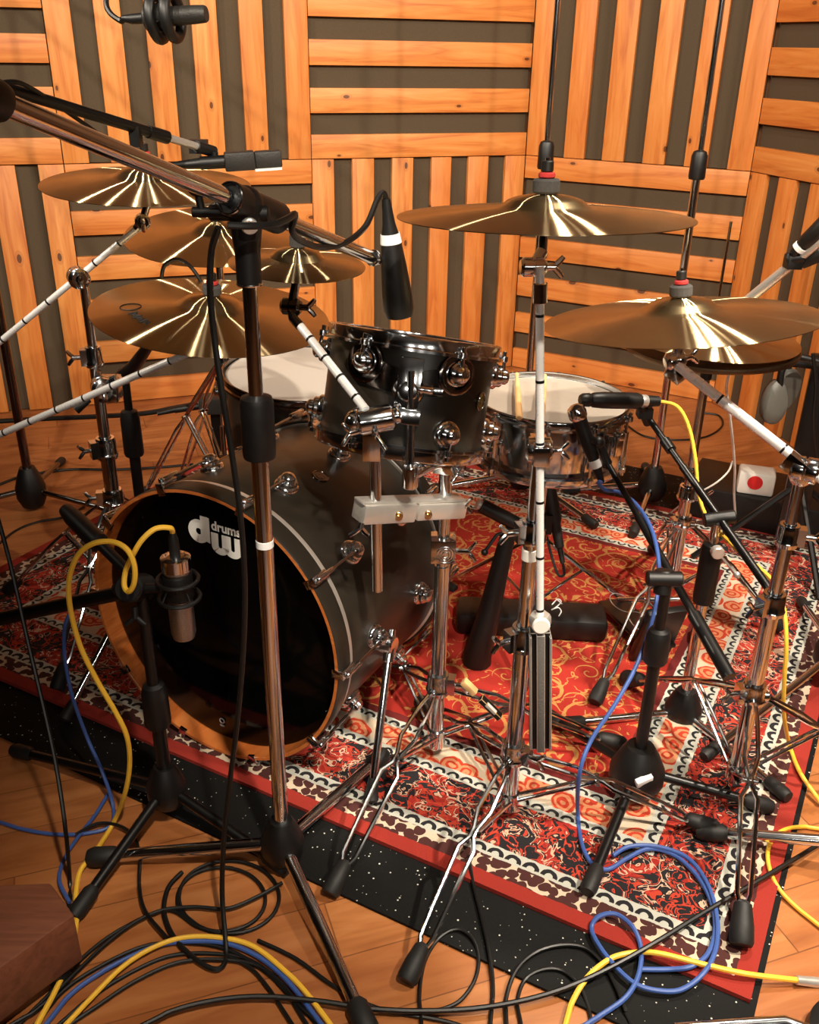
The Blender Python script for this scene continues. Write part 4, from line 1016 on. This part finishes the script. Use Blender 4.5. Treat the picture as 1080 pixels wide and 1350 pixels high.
# snare mics
a0, a1 = at(764, 527, 1.83), at(868, 529, 1.88)
o = mic_body('microphone', 'black microphone lying level over the near edge of the snare with the yellow cable', a0, a1, [(0, 0), (.010, .01), (.0135, .04), (.0145, .12), (.0125, .14), (.0155, .17), (.0175, .3), (.0175, .72), (.013, .78), (.012, .86), (.011, 1), (0, 1)], 'black_plastic')
Ta = basis(a0, a1-a0); La = (a1-a0).length
B().lathe([(.0118, La*.72), (.0138, La*.74), (.0132, La*.84), (.0110, La*.86)], seg=20).done('connector_ring', 'satin_metal', o, Ta)
B().cyl(at(845, 534, 1.88), ab0+V((0, 0, -.01)), .011).box(at(850, 543, 1.89), (.03, .03, .022)).done('mic_clip', 'black_plastic', stS2)
c0_, c1_ = at(757, 533, 1.80), at(783, 606, 1.78)
o = mic_body('microphone', 'black microphone with round silver grille tilted down beside the snare with the blue cable', c0_, c1_, [(0, 0), (.008, .01), (.0165, .06), (.019, .14), (.0185, .22), (.0155, .27), (.0150, .30), (.0155, .5), (.0140, .8), (.0115, 1), (0, 1)], 'black_plastic')
Tc = basis(c0_, c1_-c0_); Lc = (c1_-c0_).length
B().lathe([(.0005, Lc*.0-.0004), (.0085, Lc*.008), (.0170, Lc*.058), (.0196, Lc*.14), (.0191, Lc*.22), (.0158, Lc*.268)], seg=22).done('grille', 'chrome', o, Tc)
B().tube([V((0, 0, Lc)), V((0, 0, Lc*1.14))], .012, 14).done('connector_ring', 'white_label', o, Tc)
B().tube([V((0, 0, Lc*1.14)), V((0, 0, Lc*1.42))], [.0105, .006], 12).done('connector', 'black_plastic', o, Tc)
B().tube([bb0, at(792, 588, 1.79), at(778, 578, 1.78)], .009, 10).ball(at(789, 583, 1.785), .013).done('mic_clip', 'black_plastic', stS)
# small black microphone under the snare
d0, d1 = at(722, 636, 2.05), at(742, 742, 1.98)
o = mic_body('microphone', 'slim black microphone hanging under the snare with a thin cable loop', d0, d1, [(0, 0), (.016, 0), (.018, .1), (.018, .45), (.013, .52), (.011, .8), (.007, .82), (.006, 1), (0, 1)], 'mic_dark')
B().tube(spline([d1, at(744, 757, 1.97), at(735, 756, 1.97), at(724, 720, 2.0), at(718, 690, 2.02), at(724, 678, 2.02)], 6), .0035, 8).done('cable_loop', 'black_cable', o)
B().box(at(722, 690, 2.01), (.02, .02, .05)).tube([at(722, 690, 2.01), at(722, 690, 2.01)+V((-.03, .05, .0)), V((sb.x, sb.y, at(722, 690, 2.01).z))], .006, 8).done('mic_clip', 'black_plastic', sst)

# right-hand microphone on its stand, mostly out of frame
m8 = V((.975, 1.78)); e8, s8 = at(978, 402, 1.98), at(1150, 262, 1.80)
st8, P8 = tripod('microphone_stand', 'black-based microphone stand at the right edge beyond the rug border', m8, .105, [(on(925, 1012).x, on(925, 1012).y), (1.27, 1.60), (1.03, 2.12)], s8.z, .0125, .0098, .62, 'chrome', .0085, .048, .12, .09)
s8b = V((m8.x, m8.y, s8.z+.01)); bd8 = (s8-e8).normalized()
B().tube([e8, at(1040, 352, 1.92)], .0105, 12).tube([at(1040, 352, 1.92), s8, s8b], .0098, 12).done('boom_arm', 'satin_metal', st8)
B().cyl(s8b-V((0, 0, .03)), s8b+V((0, 0, .02)), .02).done('boom_swivel', 'black_plastic', st8)
b = B().cyl(at(1036, 342, 1.91), at(1062, 338, 1.90), .013).cyl(at(1056, 346, 1.91), at(1085, 334, 1.89), .014).box(at(1046, 345, 1.91), (.03, .03, .026)); b.done('mic_clip', 'black_plastic', st8, bevel=.003)
o = mic_body('microphone', 'black microphone with a white ring at the upper right edge', at(1046, 334, 1.90), at(1096, 288, 1.86), [(0, 0), (.009, 0), (.010, .10), (.0125, .12), (.0125, .22), (.011, .24), (.015, .34), (.018, .9), (.016, 1), (0, 1)], 'black_plastic')
B().lathe([(.0127, 0), (.0135, .001), (.0135, .009), (.0127, .010)], at(1046, 334, 1.90).lerp(at(1096, 288, 1.86), .12), at(1096, 288, 1.86)-at(1046, 334, 1.90), 20).done('white_ring', 'white_label', o)

# black stand holding a clip under the left ride cymbal
l7 = V((-.688, 2.16)); z7 = zof(170, 505, 2.16)
st7, P7 = tripod('microphone_stand', 'black microphone stand between the left cymbal stand and the bass drum', l7, .09, [(-.93, 2.34), (-.42, 2.42), (-.70, 1.93)], z7, .0135, .0100, zof(175, 570, 2.16), 'black_metal', .0085, .036, .09, .12)
B().tube([at(150, 500, 2.16), at(176, 484, 2.13), at(200, 450, 2.02), at(222, 432, 1.96)], [.010, .016, .011, .008], 12).cyl(at(160, 495, 2.16), at(178, 488, 2.16), .018).done('boom_arm', 'black_metal', st7)

# low black microphone stand behind the tom stand
v0, v1 = gz(.165, 1.83, .0), at(671, 700, 1.86)
st = thing('microphone_stand', v0, 'low black stand with a silver-ended crossbar between the tom stand and the crash stand', 'microphone stand', 'microphone stands')
B().tube([v0+V((0, 0, .001)), v0+V((0, 0, .02)), v0.lerp(v1, .35), v1], [.034, .034, .027, .017], 14).done('post', 'black_plastic', st)
h0, h1 = at(630, 664, 1.86), at(680, 690, 1.86)
B().tube([h0.lerp(h1, .08), h1], .0165, 16).tube([h1, v1], .013, 12).done('crossbar', 'black_plastic', st)
hd = (h1-h0).normalized(); B().cyl(h0-hd*.002, h0.lerp(h1, .08), .0125).done('end_cap', 'satin_metal', st)
B().tube([v1, at(655, 705, 1.85), at(640, 726, 1.84)], .004, 8).ball(at(639, 728, 1.84), .008).done('lever', 'black_plastic', st)

# ------------------------------------------------------------------ other things
# padded black bag on the rug
g0, g1 = ground(600, 838), ground(800, 850); gd = (g1-g0).normalized(); gn = V((-gd.y, gd.x, 0))
gc = (g0+g1)/2+gn*.05+V((0, 0, .031)); gl = (g1-g0).length
b = B().box(gc, (gl, .10, .060), gd, gn)
o = b.done('padded_bag', 'black_plastic', bevel=.016); origin(o, gc-V((0, 0, .031))); tag(o, 'flat black padded bag with a small white script mark lying on the red rug', 'bag')
pc = lambda x, y: hit(x, y, gc+V((0, 0, .0312)), V((0, 0, 1)))
b = B(); b.tube(spline([pc(728, 797), pc(735, 790), pc(740, 793), pc(734, 800), pc(727, 804), pc(736, 801), pc(740, 806), pc(737, 812)], 5), .0016, 6); b.tube([pc(733, 789), pc(741, 796)], .0016, 6)
b.done('script_mark', 'white_label', o)
# rear case, white box
cA = on(905, 700); 
o = B().box((1.13, 2.63, .06), (.52, .24, .12), rx*-1, ry).done('equipment_case', 'black_plastic', bevel=.006); origin(o, (1.13, 2.63, 0)); tag(o, 'low black equipment case on the floor behind the hi-hat stand', 'case')
wb = V((1.045, 2.60, .155)); o = B().box(wb, (.105, .075, .07), (.95, -.3, 0)).done('white_box', 'white_plastic', bevel=.008)
origin(o, wb-V((0, 0, .035))); tag(o, 'small white box with a red disc standing on the black equipment case', 'box')
wx = V((.95, -.3, 0)).normalized(); wy = V((.3, .95, 0)).normalized()
B().cyl(wb-wy*.036-wx*.004+V((0, 0, .006)), wb-wy*.0392-wx*.004+V((0, 0, .006)), .022, 24).done('red_disc', 'red_print', o)
# headphones on a black post
hp = on(1020, 712); hp = V((1.090, 2.40, 0))
st = thing('stand', gz(hp.x, hp.y, 0), 'black flat post stand at right behind the hi-hat, with headphones hanging on it', 'stand')
zt_ = at(1040, 470, 2.4).z
B().box(V((hp.x, hp.y, zt_/2+.02)), (.072, .03, zt_-.03), (.94, -.34, 0)).done('post', 'black_metal', st, bevel=.004)
B().tube([V((hp.x, hp.y, zt_)), V((hp.x, hp.y, zt_))+V((.0, -.09, .01))], .009, 10).done('hook', 'black_metal', st)
B().tube([V((hp.x-.28, hp.y-.04, .018)), V((hp.x, hp.y, .24))], .009, 8).tube([V((hp.x+.28, hp.y-.02, .018)), V((hp.x, hp.y, .24))], .009, 8).tube([V((hp.x, hp.y-.26, .018)), V((hp.x, hp.y, .24))], .009, 8).done('strut', 'black_metal', st)
hc = at(1022, 505, 2.31); ht = V((hp.x-.0, hp.y-.06, zt_+.013))
o = thing('headphones', hc, 'grey and black headphones hanging under the hi-hat at right', 'headphones')
cup = at(1021, 530, 2.31)
def dcup(c, ax, sx, sy, mat, name, th=.028):
    Tq = basis(c, ax, (1, 0, 0)); n = 28; pr = []
    for r, z in ((.55, -th*.5), (.92, -th*.45), (1, -th*.2), (1, th*.25), (.86, th*.5), (.5, th*.62)): pr.append((r, z))
    q = B(); vs = []; fs = []
    for r, z in pr:
        for k in range(n):
            t = 2*PI*k/n; yy = math.sin(t); vs.append(V((math.cos(t)*sx*r*(1-.18*yy), yy*sy*r, z)))
    for i_ in range(len(pr)-1):
        for k in range(n): fs.append((i_*n+k, i_*n+(k+1) % n, (i_+1)*n+(k+1) % n, (i_+1)*n+k))
    fs += [tuple(range(n))[::-1], tuple((len(pr)-1)*n+k for k in range(n))]
    q.add(vs, fs); return q.done(name, mat, o, Tq)
dcup(cup, (.30, -1, .10), .036, .058, 'grey_plastic', 'ear_cup')
dcup(cup+V((.003, .024, 0)), (.30, -1, .10), .032, .052, 'black_plastic', 'ear_pad', .02)
cup2 = cup+V((.055, .075, .01)); dcup(cup2, (-.30, 1, .1), .036, .058, 'grey_plastic', 'ear_cup')
B().tube(spline([cup+V((.006, 0, .04)), cup+V((.012, .0, .10)), ht+V((-.03, 0, -.02)), ht+V((.0, .0, .004)), ht+V((.03, .02, -.03)), cup2+V((0, 0, .09)), cup2+V((0, 0, .04))], 6), .009, 10).done('headband', 'black_plastic', o)
# brown wooden box at lower left, close to the lens
k1 = on(98, 1206, .13); k2 = on(66, 1163, .13)
e1_ = (k2-k1).normalized(); e2_ = V((-e1_.y, e1_.x, 0))
if e2_.y > 0: e2_ = -e2_
k0 = on(0, 1276, .13); e2_ = (k0-k1).normalized(); e3_ = (on(0, 1166, .13)-k2).normalized()
A_, B_, C_, D_ = k1, k1+e2_*.34, k2+e3_*.38, k2
vs = [V((p.x, p.y, z)) for z in (.03, .13) for p in (A_, B_, C_, D_)]
o = B().add(vs, [(3, 2, 1, 0), (4, 5, 6, 7), (0, 1, 5, 4), (1, 2, 6, 5), (2, 3, 7, 6), (3, 0, 4, 7)]).done('wooden_box', 'plinth', bevel=.004)
ctr = sum((v for v in vs), V())/8; origin(o, (ctr.x, ctr.y, 0)); tag(o, 'brown wooden box corner at the lower left edge', 'box')
for p in (A_, B_, C_, D_):
    q = p.lerp(V((ctr.x, ctr.y, p.z)), .22); B().cyl(V((q.x, q.y, .0005)), V((q.x, q.y, .031)), .018).done('foot', 'rubber', o)
qb = on(52, 1256, .055); B().ball(qb, .005, 10, 6).done('bolt', 'satin_metal', o)
# stage box behind the floor tom
sx_ = at(284, 532, 2.75); o = B().box((sx_.x, sx_.y, sx_.z), (.10, .07, .05), (1, .2, 0)).done('junction_box', 'mic_dark', bevel=.004)
origin(o, sx_-V((0, 0, .025))); tag(o, 'small dark junction box on a post behind the floor tom at left', 'box')
B().box((sx_.x, sx_.y, (sx_.z-.025)/2), (.03, .03, sx_.z-.025)).done('post', 'black_metal', o)
B().tube([sx_+V((-.05, -.01, -.006)), sx_+V((-.12, -.03, -.012))], .011, 12).tube([sx_+V((-.12, -.03, -.012)), sx_+V((-.17, -.045, -.02))], [.009, .006], 10).done('connector', 'black_plastic', o)
# round base at the lower right corner
rb = V((.665, .90, 0)); st = thing('microphone_stand', rb, 'black stand base at the lower right corner with a chrome leg along the bottom edge', 'microphone stand', 'microphone stands')
B().lathe([(0, 0), (.062, 0), (.066, .006), (.062, .03), (.03, .045), (.012, .05), (0, .05)], gz(rb.x, rb.y, .0005), (0, 0, 1), 32).done('base', 'black_plastic', st)
B().tube([rb+V((0, 0, .03)), rb+V((-.03, -.2, .45))], .011, 12).done('pole', 'chrome', st)

B().tube([rb+V((-.03, -.01, .03)), on(1035, 1346, .026), on(890, 1356, .014)], .0085, 12).done('leg', 'chrome', st)
tripod('microphone_stand', 'chrome stand off the right edge, its leg and black foot on the rug border', (.99, 1.17), .12, [(on(915, 1110).x, on(915, 1110).y), (1.25, .95), (1.15, 1.48)], 1.2, .0125, .0100, .6, 'chrome', .0105, .042, .1)
# ------------------------------------------------------------------ cables
def cable(label, pts, mat, r=.0033, lift=0, per=6, name='microphone_cable', group=None, ends=None):
    P = []
    for q in pts:
        if isinstance(q, V): P.append(q)
        elif len(q) == 2: P.append(ground(q[0], q[1], r+lift))
        else: P.append(at(*q))
    for e in (0, -1):
        q = pts[e]
        if not isinstance(q, V) and len(q) == 2 and (q[1] > 1352 or q[0] > 1085 or q[0] < -5):
            n_ = P[1] if e == 0 else P[-2]; d = (P[e]-n_); d.z = 0; x_ = P[e]+d.normalized()*.28; x_.z = r+lift
            P = [x_]+P if e == 0 else P+[x_]
    P = spline(P, per)
    o = B().tube(P, r, 8).done(name, mat); origin(o, V((P[0].x, P[0].y, P[0].z))); tag(o, label, 'cable', group or 'microphone cables')
    if ends == 'plug':
        d = (P[-1]-P[-2]).normalized(); B().tube([P[-1], P[-1]+d*.03, P[-1]+d*.05], [.007, .008, .008], 10).done('connector', 'satin_metal', o)
    return o
Y_, K_, Bl = 'yellow_cable', 'black_cable', 'blue_cable'
cable('yellow cable looping from the silver bass drum microphone down to the floor at left', [ka-kd*.043, (224, 696, 1.31), (205, 697, 1.30), (188, 711, 1.29), (176, 730, 1.285), (166, 752, 1.29), (164, 772, 1.28), (170, 780, 1.27), (177, 768, 1.265), (177, 745, 1.265), (167, 724, 1.27), (147, 714, 1.28), (122, 717, 1.28), (102, 733, 1.28), (91, 765, 1.28), (93, 803, 1.275), (106, 852, 1.27), (128, 897, 1.265), (152, 938, 1.26), (167, 970, 1.26), (171, 1005, 1.27), (165, 1045, 1.28), (150, 1084), (126, 1122), (106, 1148), (100, 1180), (101, 1212), (92, 1262), (72, 1308), (48, 1352)], Y_, .0044, .008)
cable('yellow cable in the thick bundle curving across the bottom left floor', [(82, 1356), (118, 1318), (160, 1276), (200, 1250), (242, 1236), (290, 1236), (335, 1248), (378, 1282), (405, 1310), (440, 1356)], Y_, .0040, .010)
cable('blue cable in the thick bundle curving across the bottom left floor', [(56, 1356), (92, 1312), (130, 1284), (170, 1262), (210, 1246), (250, 1241), (296, 1243), (335, 1258), (368, 1282), (395, 1312), (428, 1356)], Bl, .0038, .005)
for i, (dx, dy, lab) in enumerate([(14, 12, 'innermost black cable of the floor bundle curving across the bottom left'), (-16, -2, 'outer black cable of the floor bundle, rising left of the blue one'), (26, 20, 'black cable below the yellow one in the bottom left floor bundle')]):
    cable(lab, [(58+dx, 1356), (100+dx, 1308+dy), (150+dx, 1275+dy), (205+dx, 1250+dy), (256+dx, 1245+dy), (310+dx, 1252+dy), (352+dx*.7, 1276+dy), (384+dx*.5, 1308+dy), (416+dx*.5, 1356)], K_, .0034, .0015*i)
cable('yellow cable running from the upper snare microphone down the right stand to the floor', [a1, (893, 536, 1.87), (908, 562, 1.84), (917, 605, 1.80), (921, 650, 1.76), (932, 682, 1.72), (955, 708, 1.66), (985, 736, 1.60), (1018, 765, 1.54), (1033, 800, 1.50), (1037, 850, 1.46), (1034, 900, 1.45), (1034, 945, 1.47), (1042, 985), (1056, 1020), (1084, 1060)], Y_, .0042, .006)
cable('yellow cable looping in from the right edge over the wood floor', [(1090, 1094), (1058, 1090), (1030, 1096), (1014, 1116), (1014, 1142), (1026, 1170), (1050, 1196), (1090, 1228)], Y_, .0038, .002)
cable('yellow cable crossing the rug corner at the lower right, ending in a plug', [(744, 1356), (754, 1322), (775, 1288), (805, 1264), (836, 1256), (870, 1257), (930, 1272), (985, 1284), (1050, 1292)], Y_, .0044, .008, ends='plug')
bq = c1_+(c1_-c0_)*.42
cable('blue cable from the tilted snare microphone winding down across the rug into loops', [bq, (789, 636, 1.75), (798, 646, 1.75), (816, 649, 1.75), (838, 664, 1.70), (858, 695, 1.62), (868, 735, 1.55), (868, 775, 1.50), (858, 825, 1.45), (838, 880, 1.40), (810, 930, 1.36), (780, 975, 1.33), (764, 1020, 1.30), (762, 1075), (768, 1115), (782, 1140), (802, 1146), (826, 1132), (856, 1119), (890, 1128), (920, 1156), (938, 1190), (943, 1225), (934, 1256), (912, 1274), (880, 1278), (846, 1278)], Bl, .0040, .004)
cable('blue cable coiled over the red rug border at the lower right', [(808, 1128), (830, 1116), (866, 1116), (905, 1130), (930, 1160), (944, 1200), (945, 1245), (930, 1280), (900, 1304), (868, 1306), (836, 1296), (806, 1268), (786, 1240), (780, 1222), (790, 1208), (812, 1205), (834, 1222), (845, 1250), (842, 1285), (825, 1315), (790, 1340), (765, 1356)], Bl, .0040, .009)
cable('dark blue cable hanging at left beside the yellow one and crossing the wood floor', [(92, 808, 1.46), (85, 830, 1.45), (86, 870, 1.44), (96, 920, 1.43), (116, 975, 1.42), (136, 1020, 1.38), (149, 1062), (146, 1088), (118, 1098), (75, 1100), (30, 1093), (-12, 1080)], Bl, .0036, .002)
cable('dark blue cable leading forward on the wood floor at left', [(143, 1046), (125, 1075), (104, 1102), (86, 1130), (78, 1160), (92, 1190)], Bl, .0034, .007)
cable('black cable swinging from the tom microphone up to the foreground boom swivel', [ma, (505, 254, 1.545), (497, 264, 1.53), (482, 298, 1.49), (455, 320, 1.43), (425, 326, 1.38), (398, 318, 1.32), (385, 304, 1.27), (389, 283, 1.25), (380, 288, 1.22), (360, 296, 1.19), (330, 298, 1.17), (300, 297, 1.16)], K_, .0046)
cable('black cable hanging down the foreground stand in front of the bass drum to the floor', [(288, 300, 1.17), (279, 330, 1.18), (277, 380, 1.18), (282, 440, 1.18), (293, 520, 1.17), (306, 600, 1.17), (318, 690, 1.165), (323, 780, 1.165), (320, 870, 1.16), (312, 960, 1.15), (302, 1040, 1.14), (295, 1110, 1.12), (293, 1180, 1.10), (298, 1250), (296, 1270), (284, 1278), (262, 1268), (236, 1244), (222, 1222), (216, 1198), (222, 1170), (240, 1150)], K_, .0042, .004)
coil = [(240+62+66*math.cos(t), 1183+48*math.sin(t)) for t in [2*PI*k/14+2.2 for k in range(15)]]
cable('black cable coiled in rings on the floor beside the foreground stand', coil+[(x-10+(x-300)*-.12, y+3+(y-1183)*-.12) for x, y in coil[1:]]+[(220, 1200), (160, 1225), (110, 1262), (60, 1316), (20, 1356)], K_, .0034, .001)
cable('black cable sweeping from the coil to the lower left corner', [(372, 1164), (340, 1182), (300, 1198), (258, 1196), (215, 1200), (178, 1216), (140, 1244), (100, 1282), (50, 1330), (0, 1360)], K_, .0034, .006)
cable('black cable arching over the bottom centre floor past the stand foot', [(180, 1356), (230, 1332), (290, 1318), (350, 1314), (420, 1320), (490, 1330), (560, 1333), (640, 1328), (720, 1311), (790, 1283), (860, 1245), (930, 1202), (1010, 1155), (1100, 1100)], K_, .0042, .012)
cable('black cable running under the chrome leg at the bottom', [(340, 1240), (390, 1264), (440, 1300), (500, 1330), (580, 1345), (640, 1362)], K_, .0034, .001)
cable('black cable crossing from the foreground stand to the bottom', [(300, 1260), (330, 1276), (352, 1300), (372, 1330), (390, 1358)], K_, .0032, .003)
cable('black cable looped beside the large rubber foot at the bottom centre', [(556, 1356), (553, 1310), (560, 1268), (578, 1238), (602, 1225), (622, 1236), (631, 1262), (626, 1292), (608, 1318), (585, 1330), (560, 1334)], K_, .0032, .002)
cable('black cable dropping from the rug edge to the bottom frame edge', [(618, 1128), (624, 1165), (634, 1205), (644, 1250), (650, 1300), (646, 1358)], K_, .0034, .003)
cable('black cable curled at the bottom right of the rubber mat, outer ring', [(668, 1356), (667, 1318), (680, 1280), (706, 1256), (740, 1246), (772, 1250), (796, 1272), (812, 1300), (824, 1330), (836, 1358)], K_, .0034, .003)
cable('black cable curled at the bottom right of the rubber mat, inner ring', [(688, 1356), (682, 1322), (692, 1292), (716, 1278), (742, 1280), (764, 1300), (776, 1330), (782, 1358)], K_, .0032, .001)
cable('thin black cable hanging at the left edge down to the floor', [(-6, 672, 1.40), (14, 745, 1.38), (36, 842, 1.34), (58, 935, 1.29), (74, 1010, 1.24), (86, 1090, 1.18), (92, 1160), (90, 1196), (70, 1240), (40, 1300)], K_, .0038, .002)
cable('black cable on the floor between the blue and the yellow cable at left', [(100, 1100), (128, 1086), (155, 1088), (176, 1102), (184, 1130), (184, 1170), (192, 1202), (222, 1238)], K_, .0032, .010)
cable('grey-black cable running along the wall floor at left', [(-12, 556, 2.9), (60, 552, 2.9), (130, 549, 2.86), (190, 545, 2.8), (235, 537, 2.76), (252, 534, 2.72)], K_, .0085)
cable('thin black cable along the floor at left behind the cymbal stand', [(-10, 642), (30, 628), (90, 619), (150, 619), (210, 616), (255, 612)], K_, .0045)
cable('thin black cable curving on the wood floor at the left edge', [(-10, 724), (20, 700), (50, 688), (90, 680), (120, 660)], K_, .0035)
cable('black cable lying flat on the floor behind the snare at right', [(826, 560), (850, 575), (890, 580), (930, 576), (952, 562), (948, 548), (925, 544)], K_, .0038)
cable('black cable running along the floor at right toward the equipment case', [(925, 612), (955, 622), (990, 646), (1000, 662)], K_, .0055)
cable('thin white cable dropping from the hi-hat to the white box', [(962, 490, 2.20), (958, 512, 2.22), (962, 545, 2.27), (966, 580, 2.33), (969, 620, 2.42), (968, 650, 2.50), (970, 683, 2.575)], 'white_cable', .0034)
cable('thin white cable swinging off behind the black snare boom', [(966, 608, 2.40), (960, 622, 2.40), (945, 636, 2.40), (925, 648, 2.42), (905, 660, 2.48), (884, 676)], 'white_cable', .0026)
cable('black cable hanging from the right edge under the cymbal', [(1072, 466, 2.3), (1076, 510, 2.3), (1073, 550, 2.3), (1078, 600, 2.3), (1092, 650, 2.3)], K_, .005)
cable('black cable of the hanging microphone curling up to the frame top', [c_-mxd*.078+V((0, 0, .002)), (160, 28, 1.82), (146, 18, 1.83), (140, 4, 1.84), (144, -20, 1.86), (160, -60, 1.9)], K_, .0048)
cable('black cable clipped along the black left boom', [(-10, 112, 1.37), (20, 108, 1.40), (44, 118, 1.43), (70, 135, 1.47), (95, 152, 1.50), (118, 168, 1.53), (150, 190, 1.58), (190, 208, 1.64), (224, 218, 1.69)], K_, .0034)
cable('short black cable arching over the lowest left cymbal', [(213, 366, 2.0), (217, 350, 2.0), (232, 342, 2.0), (247, 348, 2.0), (258, 360, 2.0), (268, 376, 2.0)], K_, .0042)

# ------------------------------------------------------------------ lights: small ceiling spots, warm
def spot(p, tgt, e, size=70, blend=.6, rad=.05, col=(1, .88, .72)):
    l = bpy.data.lights.new('ceiling_spot', 'SPOT'); l.energy = e; l.spot_size = math.radians(size); l.spot_blend = blend
    l.shadow_soft_size = rad; l.color = col
    o = bpy.data.objects.new('ceiling_spot', l); COL.objects.link(o); o.location = p
    d = (V(tgt)-V(p)).normalized(); o.rotation_euler = d.to_track_quat('-Z', 'Y').to_euler()
    return o
for x_, y_, tx, ty, tz, e_ in ((-2.6, 1.2, .1, 2.7, 1.3, 220), (-1.7, .2, -.5, 3.3, 1.5, 195), (-.55, -.35, -.5, 3.5, 1.45, 195), (.5, -.35, .3, 3.5, 1.3, 215), (1.4, -.1, .6, 3.4, 1.25, 220), (2.0, 1.15, -.3, 2.9, 1.6, 185)):
    spot((x_, y_, 2.75), (tx, ty, tz), e_*1.08, 60, rad=.028)
spot((1.6, .8, 2.75), (.66, 1.65, .1), 430, 40)
spot((.8, 1.9, 2.75), (.55, 1.6, 0), 190, 50)
spot((.40, .0, 2.75), (.20, .98, 0), 215, 41)
spot((.55, -.35, 2.75), (.10, 1.5, .70), 260, 27, rad=.04)
# three unseen area lights added behind the camera for highlights on chrome
for x_ in (-.2, .7, 1.6):
    l = bpy.data.lights.new('highlight_fill', 'AREA'); l.shape = 'RECTANGLE'; l.size = .22; l.size_y = .22; l.energy = 9; l.color = (1, .9, .78)
    o = bpy.data.objects.new('highlight_fill', l); COL.objects.link(o); o.location = (x_, FY+.12, 2.0); o.rotation_euler = (PI/2, 0, 0)
w = bpy.data.worlds.new('room_world'); sc.world = w; w.use_nodes = True
w.node_tree.nodes['Background'].inputs[0].default_value = (.9, .7, .5, 1); w.node_tree.nodes['Background'].inputs[1].default_value = .004
